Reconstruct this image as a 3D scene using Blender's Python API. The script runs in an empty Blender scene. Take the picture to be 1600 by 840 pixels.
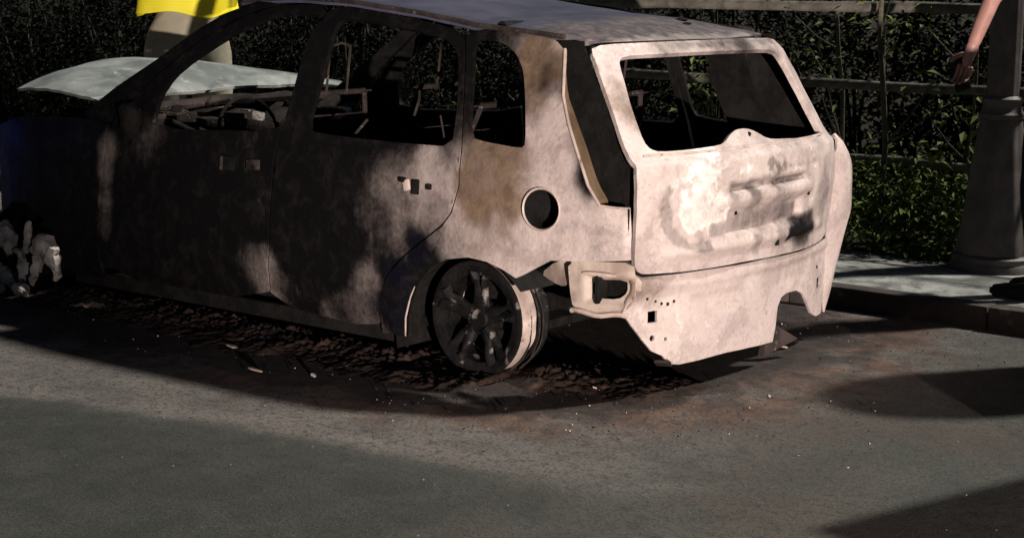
import bpy, bmesh, math, random
import numpy as np
from mathutils import Vector, Matrix, noise
from mathutils.geometry import delaunay_2d_cdt
R = math.radians
sc = bpy.context.scene
COL = sc.collection

# ------------------------------------------------------------------ camera, sky, light
cam_d = bpy.data.cameras.new('camera')
cam = bpy.data.objects.new('camera', cam_d); COL.objects.link(cam); sc.camera = cam
cam_d.sensor_width = 36.0; cam_d.lens = 58.6; cam_d.clip_end = 500
yaw, pit, rol = R(-50.82), R(-9.80), R(0.376)
d = Vector((math.cos(yaw)*math.cos(pit), math.sin(yaw)*math.cos(pit), math.sin(pit)))
r = Vector((math.sin(yaw), -math.cos(yaw), 0)); u = r.cross(d)
r, u = r*math.cos(rol)+u*math.sin(rol), -r*math.sin(rol)+u*math.cos(rol)
m = Matrix((r, u, -d)).transposed().to_4x4(); m.translation = (-4.16, 5.53, 1.505)
cam.matrix_world = m
cam_d.dof.use_dof = True; cam_d.dof.focus_distance = 6.6; cam_d.dof.aperture_fstop = 9.0

travel = Vector((.56, .83, -1.25)).normalized()          # night key light: high street lighting from the pavement side
to_sun = -travel
w = bpy.data.worlds.new('World'); sc.world = w; w.use_nodes = True
nt = w.node_tree; bg = nt.nodes['Background']
sky = nt.nodes.new('ShaderNodeTexSky'); sky.sky_type = 'NISHITA'; sky.sun_disc = False
sky.sun_elevation = math.asin(to_sun.z); sky.sun_rotation = math.atan2(to_sun.x, to_sun.y)
nt.links.new(sky.outputs[0], bg.inputs[0]); bg.inputs[1].default_value = 0.011
sl = bpy.data.lights.new('sun', 'SUN'); sl.energy = 4.2; sl.angle = R(3.5); sl.color = (1, .96, .88)
so = bpy.data.objects.new('sun', sl); COL.objects.link(so)
so.rotation_euler = travel.to_track_quat('-Z', 'Y').to_euler()
# unseen warm spot added low behind the car to light tailgate and left flank
ll = bpy.data.lights.new('warm_spot', 'SPOT'); ll.energy = 13500; ll.color = (1, .86, .78)
ll.spot_size = R(29); ll.spot_blend = .7; ll.shadow_soft_size = .06
lo = bpy.data.objects.new('warm_spot', ll); COL.objects.link(lo)
lo.location = (-10.0, 8.2, .45)
lo.rotation_euler = (Vector((-.95, -.45, .72))-Vector(lo.location)).to_track_quat('-Z', 'Y').to_euler()
vs = sc.view_settings
vs.view_transform = 'Standard'; vs.look = 'None'; vs.gamma = 1; vs.exposure = 0; vs.use_curve_mapping = False

# ------------------------------------------------------------------ materials
def new_mat(name):
    m = bpy.data.materials.new(name); m.use_nodes = True
    nt = m.node_tree; return m, nt, nt.nodes['Principled BSDF']
class N:
    """small helper round a node tree"""
    def __init__(s, nt): s.nt = nt
    def add(s, t, **k):
        n = s.nt.nodes.new(t)
        for a, b in k.items(): setattr(n, a, b)
        return n
    def link(s, a, b): s.nt.links.new(a, b)
    def noise(s, vec, scale, detail=4, rough=.55, dist=0):
        n = s.add('ShaderNodeTexNoise'); n.inputs['Scale'].default_value = scale
        n.inputs['Detail'].default_value = detail; n.inputs['Roughness'].default_value = rough
        n.inputs['Distortion'].default_value = dist
        if vec is not None: s.link(vec, n.inputs['Vector'])
        return n.outputs['Fac']
    def math(s, op, a, b=0, clamp=False):
        n = s.add('ShaderNodeMath', operation=op, use_clamp=clamp)
        for i, v in enumerate((a, b)):
            if isinstance(v, (int, float)): n.inputs[i].default_value = v
            else: s.link(v, n.inputs[i])
        return n.outputs[0]
    def ramp(s, f, lo, hi):
        n = s.add('ShaderNodeMapRange', interpolation_type='SMOOTHSTEP')
        n.inputs['From Min'].default_value = lo; n.inputs['From Max'].default_value = hi
        s.link(f, n.inputs['Value']); return n.outputs['Result']
    def mix(s, f, a, b):
        n = s.add('ShaderNodeMix', data_type='RGBA')
        if isinstance(f, (int, float)): n.inputs['Factor'].default_value = f
        else: s.link(f, n.inputs['Factor'])
        for i, v in ((6, a), (7, b)):
            if isinstance(v, tuple): n.inputs[i].default_value = (*v, 1)
            else: s.link(v, n.inputs[i])
        return n.outputs[2]
    def coords(s): return s.add('ShaderNodeTexCoord').outputs['Object']
    def bump(s, h, strength, dist, bsdf):
        b = s.add('ShaderNodeBump'); b.inputs['Strength'].default_value = strength; b.inputs['Distance'].default_value = dist
        s.link(h, b.inputs['Height']); s.link(b.outputs[0], bsdf.inputs['Normal'])

def mottled(name, c1, c2, scale=8, rough=.85, bump=.3, bd=.01, metal=0, c3=None, s3=40, lo=.35, hi=.65):
    m, nt, b = new_mat(name); n = N(nt); co = n.coords()
    f = n.noise(co, scale, 6, .6, .3)
    c = n.mix(n.ramp(f, lo, hi), c1, c2)
    if c3: c = n.mix(n.ramp(n.noise(co, s3, 3), .6, .72), c, c3)
    n.link(c, b.inputs['Base Color'])
    b.inputs['Roughness'].default_value = rough; b.inputs['Metallic'].default_value = metal
    if max(c2) < .05: b.inputs['Specular IOR Level'].default_value = .15
    if bump: n.bump(n.noise(co, scale*4, 5), bump, bd, b)
    return m

def burnt_body():
    m, nt, b = new_mat('burnt_bodywork'); n = N(nt); co = n.coords()
    at = n.add('ShaderNodeAttribute', attribute_name='burn'); sep = n.add('ShaderNodeSeparateColor')
    n.link(at.outputs['Color'], sep.inputs[0])
    soot, rust, ash, blue_glow = sep.outputs[0], sep.outputs[1], sep.outputs[2], at.outputs['Alpha']
    n1 = n.noise(co, 5, 7, .62, .6); n2 = n.noise(co, 16, 6, .6, .5); n3 = n.noise(co, 60, 4, .6); n4 = n.noise(co, 2.6, 4, .5, .8); n5 = n.noise(co, 30, 9, .75, .4)
    mp = n.add('ShaderNodeMapping'); mp.inputs['Scale'].default_value = (26, 26, 3.5); n.link(co, mp.inputs[0]); drip = n.noise(mp.outputs[0], 1, 6, .65, .4)
    base = n.mix(n.ramp(n2, .3, .7), (.41, .34, .315), (.50, .425, .395))
    base = n.mix(n.ramp(n4, .4, .65), base, (.42, .345, .33))
    # rust and heat tint
    rf = n.ramp(n.math('ADD', rust, n.math('MULTIPLY', n.math('SUBTRACT', n1, .5), .9)), .18, .72)
    base = n.mix(rf, base, n.mix(n.ramp(n2, .35, .65), (.125, .078, .050), (.185, .130, .085)))
    # white ash, hard edged flakes
    af = n.ramp(n.math('ADD', ash, n.math('ADD', n.math('MULTIPLY', n.math('SUBTRACT', n2, .5), 1.0), n.math('MULTIPLY', n.math('SUBTRACT', n5, .5), .7))), .50, .68)
    fine = n.ramp(n.math('ADD', n5, n.math('MULTIPLY', n2, .5)), .72, .92)
    base = n.mix(n.math('MULTIPLY', fine, .28), base, (.20, .115, .075))
    base = n.mix(n.math('MULTIPLY', af, .8), base, n.mix(n.ramp(n5, .35, .65), (.60, .53, .49), (.76, .70, .66)))
    # grey scorch veil on bare metal
    vf = n.ramp(n.math('ADD', n1, n.math('MULTIPLY', n3, .25)), .60, .75)
    base = n.mix(n.math('MULTIPLY', vf, .35), base, (.19, .145, .135))
    sf = n.ramp(n.math('ADD', n.math('ADD', soot, n.math('MULTIPLY', n.math('SUBTRACT', drip, .5), .16)), n.math('ADD', n.math('MULTIPLY', n.math('SUBTRACT', n4, .5), .32), n.math('ADD', n.math('MULTIPLY', n.math('SUBTRACT', n1, .5), .30), n.math('MULTIPLY', n.math('SUBTRACT', n5, .5), .30)))), .05, .86)
    sootc = n.mix(n.ramp(n2, .45, .75), (.0035, .0032, .0035), (.011, .0092, .0092))
    base = n.mix(sf, base, sootc)
    base = n.mix(n.math('MULTIPLY', blue_glow, n.ramp(n1, .25, .6)), base, (.03, .042, .27))  # emergency-light glow on the front wing, painted into the colour
    spk = n.ramp(n3, .70, .76)
    base = n.mix(n.math('MULTIPLY', spk, .5), base, (.03, .022, .02))
    n.link(base, b.inputs['Base Color'])
    rg = n.math('ADD', .40, n.math('MULTIPLY', n5, .5)); n.link(rg, b.inputs['Roughness'])
    n.link(n.math('MULTIPLY', n.math('SUBTRACT', 1, sf), .12), b.inputs['Metallic'])
    n.link(n.math('ADD', .08, n.math('MULTIPLY', n.math('SUBTRACT', 1, sf), .42)), b.inputs['Specular IOR Level'])
    n.bump(n.math('ADD', n.math('ADD', n.math('MULTIPLY', n2, .7), n.math('MULTIPLY', af, .25)), n.math('ADD', n.math('MULTIPLY', n5, .6), n.math('MULTIPLY', n3, .3))), .5, .010, b)
    return m

M = {}
M['body'] = burnt_body()
M['char'] = mottled('charred_black', (.003, .0028, .0028), (.009, .008, .0075), 14, .9, .5, .01)
M['charbrown'] = mottled('scorched_steel', (.014, .011, .010), (.036, .027, .024), 9, .85, .4, .01, c3=(.10, .075, .065))
def roof_mat():
    m, nt, b = new_mat('scorched_roof_paint'); n = N(nt); co = n.coords()
    sx = n.add('ShaderNodeSeparateXYZ'); n.link(co, sx.inputs[0])
    f1 = n.noise(co, 3.2, 7, .65, .4); f2 = n.noise(co, 22, 8, .7, .3)
    c = n.mix(n.ramp(f1, .35, .65), (.032, .034, .062), (.056, .057, .092))
    c = n.mix(n.math('MULTIPLY', n.ramp(f2, .55, .72), .5), c, (.11, .105, .115))
    edge = n.ramp(n.math('ADD', n.math('MULTIPLY', sx.outputs[0], -1), n.math('MULTIPLY', n.math('SUBTRACT', f1, .5), .5)), .17, .38)
    c = n.mix(n.math('MULTIPLY', edge, .85), c, n.mix(n.ramp(f2, .4, .62), (.050, .040, .038), (.135, .105, .10)))
    rimf = n.ramp(n.math('ADD', n.math('MULTIPLY', sx.outputs[0], -1), n.math('MULTIPLY', n.math('SUBTRACT', f2, .5), .2)), .50, .56)
    c = n.mix(n.math('MULTIPLY', rimf, .7), c, (.30, .25, .23))
    n.link(c, b.inputs['Base Color']); b.inputs['Roughness'].default_value = .62; n.bump(f2, .3, .006, b)
    return m
M['roof'] = roof_mat()
M['hood'] = mottled('ash_grey_bonnet', (.12, .135, .13), (.27, .29, .275), 4.5, .7, .3, .01, c3=(.36, .37, .345), s3=11)
M['steel'] = mottled('bare_burnt_steel', (.30, .23, .20), (.45, .36, .32), 10, .6, .3, .006, c3=(.12, .08, .06), s3=18)
M['bracket'] = mottled('rusty_bracket_steel', (.22, .165, .135), (.38, .31, .265), 9, .7, .3, .006, c3=(.08, .05, .035), s3=14)
M['alloy'] = mottled('melted_alloy', (.26, .23, .215), (.50, .455, .425), 16, .55, .6, .012, c3=(.04, .032, .03), s3=13)
M['rim'] = mottled('burnt_rim', (.003, .003, .003), (.009, .008, .008), 14, .6, .5, .006, c3=(.16, .14, .13), s3=15)
M['recess'] = mottled('rusty_recess', (.09, .055, .028), (.17, .115, .065), 7, .8, .3, .006, c3=(.02, .014, .01), s3=11)
M['iron'] = mottled('painted_cast_iron', (.08, .068, .064), (.14, .12, .114), 7, .6, .3, .006)
M['wood'] = mottled('weathered_rail_wood', (.075, .068, .055), (.15, .137, .112), 12, .85, .5, .01)
M['bark'] = mottled('sapling_bark', (.05, .045, .03), (.10, .09, .06), 18, .9, .5, .01)
M['soil'] = mottled('dark_soil', (.012, .010, .007), (.035, .03, .02), 6, .95, .6, .03)
M['yellow'] = mottled('hi_vis_yellow_cloth', (.78, .66, .015), (.86, .76, .03), 5, .7, .2, .01)
M['reflect'] = mottled('reflective_tape', (.55, .56, .56), (.62, .63, .63), 20, .4, .1, .003)
M['beige'] = mottled('beige_trouser_cloth', (.30, .27, .20), (.37, .335, .25), 7, .85, .3, .01)
M['navy'] = mottled('dark_navy_cloth', (.008, .009, .016), (.014, .015, .026), 9, .85, .3, .01)
M['skin'] = mottled('skin', (.30, .155, .13), (.40, .225, .19), 14, .5, .15, .002)
M['hair'] = mottled('dark_hair', (.012, .009, .007), (.03, .022, .016), 40, .7, .5, .01)
M['shoe'] = mottled('black_shoe_leather', (.010, .009, .009), (.02, .018, .018), 12, .6, .2, .003)
M['green_plastic'] = mottled('green_container_plastic', (.02, .08, .035), (.03, .10, .045), 5, .5, .1, .003)
M['grey_plastic'] = mottled('grey_container_plastic', (.06, .065, .07), (.09, .095, .10), 5, .55, .1, .003)
M['glass'] = mottled('lantern_glass', (.5, .48, .42), (.55, .52, .46), 8, .2, 0)

def leaf_mat(name, a, b_, trans=.12):
    m, nt, b = new_mat(name); n = N(nt); co = n.coords()
    c = n.mix(n.ramp(n.noise(co, 5, 3), .35, .65), a, b_)
    n.link(c, b.inputs['Base Color']); b.inputs['Roughness'].default_value = .75; b.inputs['Specular IOR Level'].default_value = .15
    if 'Transmission Weight' in b.inputs: b.inputs['Transmission Weight'].default_value = 0
    return m
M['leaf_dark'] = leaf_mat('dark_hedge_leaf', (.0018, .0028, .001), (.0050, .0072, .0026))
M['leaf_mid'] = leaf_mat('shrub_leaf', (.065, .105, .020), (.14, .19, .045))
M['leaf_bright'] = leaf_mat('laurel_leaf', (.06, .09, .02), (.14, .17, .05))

def asphalt():
    m, nt, b = new_mat('asphalt'); n = N(nt); co = n.coords()
    sx = n.add('ShaderNodeSeparateXYZ'); n.link(co, sx.inputs[0]); X, Yc = sx.outputs[0], sx.outputs[1]
    big = n.noise(co, .8, 5, .6, .5); mid = n.noise(co, 4.5, 6, .65, .4); fine = n.noise(co, 75, 3, .7); grit = n.noise(co, 190, 2, .6)
    c = n.mix(n.ramp(mid, .3, .7), (.052, .053, .047), (.085, .085, .075))
    c = n.mix(n.math('MULTIPLY', n.ramp(big, .45, .7), .5), c, (.042, .044, .039))
    # trodden strip of pale pinkish ash along the wreck (distance from a line along the road)
    wob = n.math('MULTIPLY', n.math('SUBTRACT', big, .5), .5)
    wob2 = n.math('MULTIPLY', n.math('SUBTRACT', mid, .5), .35)
    line = n.math('SUBTRACT', n.math('ADD', n.math('ADD', Yc, wob), n.math('MULTIPLY', wob2, .4)), n.math('ADD', 1.86, n.math('MULTIPLY', X, .19)))
    strip = n.math('SUBTRACT', 1, n.ramp(line, -.10, .07))
    strip = n.math('MULTIPLY', strip, n.ramp(X, -1.9, -.6))
    c = n.mix(n.math('MULTIPLY', strip, .8), c, n.mix(n.ramp(mid, .3, .7), (.115, .100, .093), (.175, .152, .14)))
    old = n.math('MULTIPLY', n.ramp(n.math('ADD', line, n.math('MULTIPLY', n.math('SUBTRACT', n.noise(co, 2.2, 7, .7), .5), .5)), -.12, .22), n.ramp(X, -2.0, -.9))
    c = n.mix(n.math('MULTIPLY', old, .75), c, n.mix(n.ramp(mid, .3, .7), (.029, .031, .027), (.046, .047, .040)))
    # pale crest of the strip
    crest = n.math('MULTIPLY', n.math('MULTIPLY', n.ramp(line, -.24, -.08), n.math('SUBTRACT', 1, n.ramp(line, -.05, .05))), n.ramp(X, -1.9, -.3))
    c = n.mix(n.math('MULTIPLY', crest, .45), c, (.19, .163, .15))
    # burnt patch: distance from the middle of the wreck
    def ell(cx, cy, rx, ry):
        ax = n.math('POWER', n.math('ABSOLUTE', n.math('DIVIDE', n.math('SUBTRACT', X, cx), rx)), 3.0)
        ay = n.math('POWER', n.math('ABSOLUTE', n.math('DIVIDE', n.math('SUBTRACT', Yc, cy), ry)), 3.0)
        dd = n.math('POWER', n.math('ADD', ax, ay), .3333)
        return n.math('ADD', dd, n.math('ADD', n.math('MULTIPLY', wob, .12), n.math('ADD', n.math('MULTIPLY', wob2, 1.1), n.math('MULTIPLY', n.math('SUBTRACT', n.noise(co, 17, 5, .7), .5), .22))))
    e1 = ell(1.05, -.05, 2.3, 1.52)
    rustf = n.math('MULTIPLY', n.math('SUBTRACT', 1, n.ramp(e1, .97, 1.10)), n.ramp(n.noise(co, 2.6, 5, .6), .36, .56))
    c = n.mix(n.math('MULTIPLY', rustf, .75), c, n.mix(n.ramp(n.noise(co, 9, 4), .35, .65), (.065, .033, .024), (.15, .075, .045)))
    c = n.mix(n.math('SUBTRACT', 1, n.ramp(e1, .84, 1.0)), c, n.mix(n.ramp(n.noise(co, 12, 6, .7), .35, .65), (.014, .010, .009), (.050, .034, .029)))
    e2 = ell(-.34, .50, .62, .46)
    c = n.mix(n.math('MULTIPLY', n.math('SUBTRACT', 1, n.ramp(e2, .75, 1.05)), .9), c, n.mix(n.ramp(n.noise(co, 8, 4), .4, .65), (.014, .009, .008), (.042, .021, .017)))
    # reddish tone on the right, dark oil blotches
    red = n.math('MULTIPLY', n.ramp(n.noise(co, 1.1, 3), .45, .6), n.math('SUBTRACT', 1, n.ramp(X, -1.5, -1.0)))
    c = n.mix(n.math('MULTIPLY', red, .40), c, (.075, .050, .040))
    oil = n.ramp(n.noise(co, 1.7, 5, .6, .8), .60, .72)
    c = n.mix(n.math('MULTIPLY', oil, .38), c, (.030, .030, .028))
    # aggregate: dark pits and a few pale stones
    c = n.mix(n.math('MULTIPLY', n.ramp(n.noise(co, 26, 6, .75), .50, .62), .6), c, (.030, .030, .027))
    c = n.mix(n.math('MULTIPLY', n.ramp(fine, .50, .64), .75), c, (.022, .022, .020))
    c = n.mix(n.math('MULTIPLY', n.ramp(grit, .60, .70), .5), c, (.19, .185, .17))
    vor = n.add('ShaderNodeTexVoronoi'); vor.inputs['Scale'].default_value = 9; n.link(co, vor.inputs['Vector'])
    fl = n.math('SUBTRACT', 1, n.ramp(vor.outputs['Distance'], .03, .05))
    c = n.mix(n.math('MULTIPLY', fl, .25), c, (.24, .23, .20))
    n.link(c, b.inputs['Base Color']); b.inputs['Roughness'].default_value = .88; b.inputs['Specular IOR Level'].default_value = .25
    n.bump(n.math('ADD', n.math('MULTIPLY', fine, .5), n.math('ADD', n.math('MULTIPLY', grit, .5), n.math('MULTIPLY', mid, 1.2))), .55, .012, b)
    return m
M['asphalt'] = asphalt()

def paving():
    m, nt, b = new_mat('dirty_concrete'); n = N(nt); co = n.coords()
    f1 = n.noise(co, 3.2, 6, .65, .8); f2 = n.noise(co, 11, 6, .6, .3); f3 = n.noise(co, 70, 3)
    c = n.mix(n.ramp(f1, .36, .62), (.10, .10, .092), (.36, .36, .335))
    c = n.mix(n.math('MULTIPLY', n.ramp(f2, .5, .7), .6), c, (.05, .045, .04))
    c = n.mix(n.math('MULTIPLY', n.ramp(f3, .6, .75), .4), c, (.04, .04, .035))
    n.link(c, b.inputs['Base Color']); b.inputs['Roughness'].default_value = .85
    n.bump(n.math('ADD', f2, n.math('MULTIPLY', f3, .5)), .6, .012, b)
    return m
M['paving'] = paving()
M['kerb'] = mottled('dark_kerb_stone', (.022, .017, .015), (.055, .042, .037), 5, .85, .5, .012, c3=(.12, .105, .095), s3=8)  # dark brown stone with paler patches

# ------------------------------------------------------------------ object helpers
def link(o, parent=None):
    COL.objects.link(o)
    if parent is not None: o.parent = parent
    return o
def thing(name, label, cat, loc=(0, 0, 0), rotz=0, group=None):
    o = bpy.data.objects.new(name, None); o.empty_display_size = .1
    o.location = loc; o.rotation_euler = (0, 0, rotz); o['label'] = label; o['category'] = cat
    if group: o['group'] = group
    return link(o)
def mesh_obj(name, verts, faces, mat, parent=None, smooth=True, mats=None, fm=None):
    me = bpy.data.meshes.new(name); me.from_pydata([tuple(v) for v in verts], [], faces)
    for mm in (mats or [mat]): me.materials.append(mm)
    if fm is not None: me.polygons.foreach_set('material_index', fm)
    if smooth: me.polygons.foreach_set('use_smooth', [True]*len(me.polygons))
    me.update(); return link(bpy.data.objects.new(name, me), parent)
def structure(o): o['kind'] = 'structure'; return o
class MB:
    """collects simple shapes into one mesh"""
    def __init__(s): s.v = []; s.f = []
    def box(s, c, h, rot=None, bev=0):
        """chamfered box, centre c, half sizes h"""
        c = Vector(c); b = min(bev, *[x*.9 for x in h]) if bev else 0
        bm = bmesh.new(); bmesh.ops.create_cube(bm, size=2)
        for v in bm.verts: v.co = Vector((v.co.x*h[0], v.co.y*h[1], v.co.z*h[2]))
        if b: bmesh.ops.bevel(bm, geom=list(bm.edges), offset=b, segments=2, affect='EDGES', profile=.6)
        s.bm(bm, c, rot); return s
    def bm(s, bm, c=Vector(), rot=None):
        k = len(s.v); bm.verts.index_update()
        for v in bm.verts:
            p = v.co.copy()
            if rot is not None: p = rot @ p
            s.v.append(p+Vector(c))
        for f in bm.faces: s.f.append([k+v.index for v in f.verts])
        bm.free()
    def tube(s, pts, rad, n=8, cap=True, close=False):
        pts = [Vector(p) for p in pts]; L = len(pts)
        rad = rad if isinstance(rad, (list, tuple)) else [rad]*L
        k = len(s.v); ref = Vector((.13, .27, .95))
        for i, p in enumerate(pts):
            t = (pts[(i+1) % L]-pts[i-1]) if close else (pts[min(i+1, L-1)]-pts[max(i-1, 0)])
            t.normalize(); a = t.cross(ref)
            if a.length < .05: a = t.cross(Vector((1, 0, 0)))
            a.normalize(); b = t.cross(a)
            for j in range(n):
                q = 2*math.pi*j/n; s.v.append(p+(a*math.cos(q)+b*math.sin(q))*rad[i])
        for i in range(L if close else L-1):
            i2 = (i+1) % L
            for j in range(n):
                j2 = (j+1) % n; s.f.append([k+i*n+j, k+i*n+j2, k+i2*n+j2, k+i2*n+j])
        if cap and not close:
            s.f.append([k+j for j in range(n)][::-1]); s.f.append([k+(L-1)*n+j for j in range(n)])
        return s
    def lathe(s, prof, n=32, axis='Z', c=(0, 0, 0), fn=None):
        """prof: list of (radius, height)"""
        k = len(s.v); c = Vector(c)
        for rr, h in prof:
            for j in range(n):
                q = 2*math.pi*j/n; r2 = rr*(fn(q, h) if fn else 1)
                a, b = r2*math.cos(q), r2*math.sin(q)
                s.v.append(c+(Vector((a, b, h)) if axis == 'Z' else Vector((a, h, b))))
        for i in range(len(prof)-1):
            for j in range(n):
                j2 = (j+1) % n; f = [k+i*n+j, k+i*n+j2, k+(i+1)*n+j2, k+(i+1)*n+j]
                s.f.append(f if axis == 'Z' else f[::-1])
        return s
    def build(s, name, mat, parent=None, smooth=True):
        o = mesh_obj(name, s.v, s.f, mat, parent, False)
        if smooth: sharp(o.data, 40)
        return o
def sharp(me, deg):
    me.polygons.foreach_set('use_smooth', [True]*len(me.polygons))
    bm = bmesh.new(); bm.from_mesh(me); ang = R(deg)
    for e in bm.edges:
        if len(e.link_faces) == 2 and e.calc_face_angle(0) > ang: e.smooth = False
    bm.to_mesh(me); bm.free()

def pip(pts, poly):
    x, y = pts[:, 0], pts[:, 1]; ins = np.zeros(len(pts), bool); P = np.asarray(poly)
    for i in range(len(P)):
        x1, y1 = P[i-1]; x2, y2 = P[i]
        c = (y1 > y) != (y2 > y)
        with np.errstate(divide='ignore', invalid='ignore'):
            ins ^= c & (x < (x2-x1)*(y-y1)/(y2-y1+1e-15)+x1)
    return ins
def chaikin(poly, it):
    for _ in range(it):
        q = []
        for i in range(len(poly)):
            a, b = np.array(poly[i]), np.array(poly[(i+1) % len(poly)])
            q += [tuple(a*.8+b*.2), tuple(a*.2+b*.8)]
        poly = q
    return poly
def resample(poly, step):
    out = []
    for i in range(len(poly)):
        a, b = np.array(poly[i]), np.array(poly[(i+1) % len(poly)]); n = max(1, int(np.linalg.norm(b-a)/step))
        out += [tuple(a+(b-a)*k/n) for k in range(n)]
    return out
def panel(name, outer, holes, fn, thick, step, parent, burn=None, mat='body', inner='char', ref=Vector((0, 1, 0)), round_=(1, 1), flip=False):
    """sheet metal: outline and openings in surface coordinates, put on the curved surface fn, with real thickness"""
    outer = resample(chaikin(outer, round_[0]), step); holes = [resample(chaikin(h, round_[1]), step) for h in holes]
    vs, es = [], []
    for lp in [outer]+holes:
        k = len(vs); vs += lp; es += [(k+i, k+(i+1) % len(lp)) for i in range(len(lp))]
    A = np.array(outer); lo, hi = A.min(0), A.max(0)
    gx = np.arange(lo[0], hi[0], step); gy = np.arange(lo[1], hi[1], step*.87)
    G = np.array([(x+(step/2 if j % 2 else 0), y) for j, y in enumerate(gy) for x in gx])
    keep = pip(G, outer)
    for h in holes: keep &= ~pip(G, h)
    G = G[keep]; B = np.array(vs)
    if len(G):
        dm = np.full(len(G), 9.)
        for b in B: dm = np.minimum(dm, np.hypot(G[:, 0]-b[0], G[:, 1]-b[1]))
        G = G[dm > step*.55]
    allv = [Vector(v) for v in vs]+[Vector(g) for g in G]
    rv, re_, rf = delaunay_2d_cdt(allv, es, [], 0, 1e-6)[:3]
    T = [list(f) for f in rf]; P2 = np.array([tuple(v) for v in rv])
    Cn = np.array([P2[t].mean(0) for t in T]); keep = pip(Cn, outer)
    for h in holes: keep &= ~pip(Cn, h)
    T = [t for t, k in zip(T, keep) if k]
    V = [Vector(fn(a, b)) for a, b in P2]; nv = len(V)
    nr = [Vector() for _ in V]; s = 0
    for t in T:
        n = (V[t[1]]-V[t[0]]).cross(V[t[2]]-V[t[0]]); s += n.dot(ref)
        for i in t: nr[i] += n
    if s < 0: T = [t[::-1] for t in T]; nr = [-n for n in nr]
    for n in nr:
        if n.length > 0: n.normalize()
    inn = [V[i]-nr[i]*thick for i in range(nv)]
    ec = {}
    for t in T:
        for i in range(3):
            a, b = t[i], t[(i+1) % 3]; ec[(a, b)] = ec.get((a, b), 0)+1
    bnd = [(a, b) for (a, b) in ec if (b, a) not in ec]
    verts = V+inn; faces = list(T); fm = [0]*len(T)
    faces += [[nv+i for i in t[::-1]] for t in T]; fm += [1]*len(T)
    rim0 = len(verts); rm = {}
    for a, b in bnd:
        for i in (a, b):
            if i not in rm: rm[i] = len(verts); verts += [V[i], inn[i]]
    for a, b in bnd:
        faces.append([rm[b], rm[a], rm[a]+1, rm[b]+1]); fm.append(0)
    o = mesh_obj(name, verts, faces, None, parent, True, [M[mat], M[inner]], fm)
    if burn is not None:
        at = o.data.color_attributes.new('burn', 'FLOAT_COLOR', 'POINT')
        P = list(P2)+list(P2); idx = {}
        for i, k in rm.items(): idx[k] = i; idx[k+1] = i
        full = np.array([P2[i] if i < nv else P2[i-nv] if i < 2*nv else P2[idx[i]] for i in range(len(verts))])
        at.data.foreach_set('color', burn(full).astype(np.float32).ravel())
    return o
def burn_field(pts, default, wd=.02):
    A = np.array([list(p)+[0]*(7-len(p)) for p in pts], float)   # u, v, sigma, soot, rust, ash, blue
    D = np.array(default, float)
    def f(P):
        W = np.full((len(P), 1), wd); acc = W*D
        for p in A:
            g = np.exp(-((P[:, 0]-p[0])**2+(P[:, 1]-p[1])**2)/p[2]**2)[:, None]
            acc = acc+g*p[3:7]; W = W+g
        return acc/W
    return f

# ------------------------------------------------------------------ the ground and the setting
def grid(name, x0, x1, y0, y1, nx, ny, zf, mat):
    v = [(x0+(x1-x0)*i/nx, y0+(y1-y0)*j/ny, zf(x0+(x1-x0)*i/nx, y0+(y1-y0)*j/ny)) for j in range(ny+1) for i in range(nx+1)]
    f = [[j*(nx+1)+i, j*(nx+1)+i+1, (j+1)*(nx+1)+i+1, (j+1)*(nx+1)+i] for j in range(ny) for i in range(nx)]
    return mesh_obj(name, v, f, mat)
structure(grid('ground', -150, 150, -150, 150, 2, 2, lambda x, y: -.06, M['soil']))
structure(grid('road', -60, 80, -1.40, 9.0, 140, 60, lambda x, y: .006*noise.noise((x*1.3, y*1.3, 0)) if abs(y+1.4) > .3 else 0, M['asphalt']))
KY = -1.385
structure(grid('pavement', -60, 80, -2.46, KY-.115, 700, 12, lambda x, y: .092+.010*noise.noise((x*1.7, y*2.3, 3)), M['paving']))
structure(grid('planting_bed', -60, 80, -16, -2.46, 140, 40, lambda x, y: .075+.03*noise.noise((x*.9, y*.9, 7)), M['soil']))
kt = structure(thing('kerb', '', '')); del kt['label'], kt['category']
kb = None
for i in range(-8, 24):
    if kb is None:
        kb = MB().box((0, 0, 0), (.497, .058, .11), bev=.014)
        kb = kb.build('kerb_stone', M['kerb'], kt)
        for v in kb.data.vertices: v.co += Vector((0, .006*noise.noise(v.co*5), .006*noise.noise(v.co*4)))
        o = kb
    else:
        o = kb.copy(); link(o, kt)
    random.seed(i); o.location = (i+.27, KY-.058+random.uniform(-.006, .006), -.012+random.uniform(-.007, .006))

# ------------------------------------------------------------------ the burnt car
car = thing('burnt_car', 'burnt-out estate car with bare scorched tailgate and missing windows standing by the kerb', 'car')
ip = np.interp
def ymax(x): return ip(x, [-.92, -.87, -.83, -.78, -.7, -.6, -.4, 0, .5, 1.5, 2.2, 2.6, 2.9, 3.1, 3.3, 3.4], [.52, .64, .705, .75, .775, .79, .81, .83, .84, .85, .85, .83, .78, .7, .56, .46])
def zoff(z): return ip(z, [.0, .1, .2, .35, .6, .78, .88, 1.30, 1.37, 1.43], [-.10, -.06, -.02, 0, 0, -.012, -.04, -.16, -.20, -.25])
def warp(x, z): return .004*noise.noise((x*3, z*3, 1))+.0018*noise.noise((x*9, z*9, 4))
def crease(x, z):  # rib along the doors and the raised arch flare
    w = .006*math.exp(-((z-.30-.02*x)/.03)**2)*(1 if .35 < x < 2.1 else 0)
    rr = math.hypot((x+.09)/1.0, (z-.14)/.98)
    w += .016*math.exp(-((rr-.37)/.06)**2) if z > .05 else 0
    return w
def flank(x, z): return Vector((x, ymax(x)+zoff(z)+warp(x, z)+crease(x, z), z))
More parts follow.
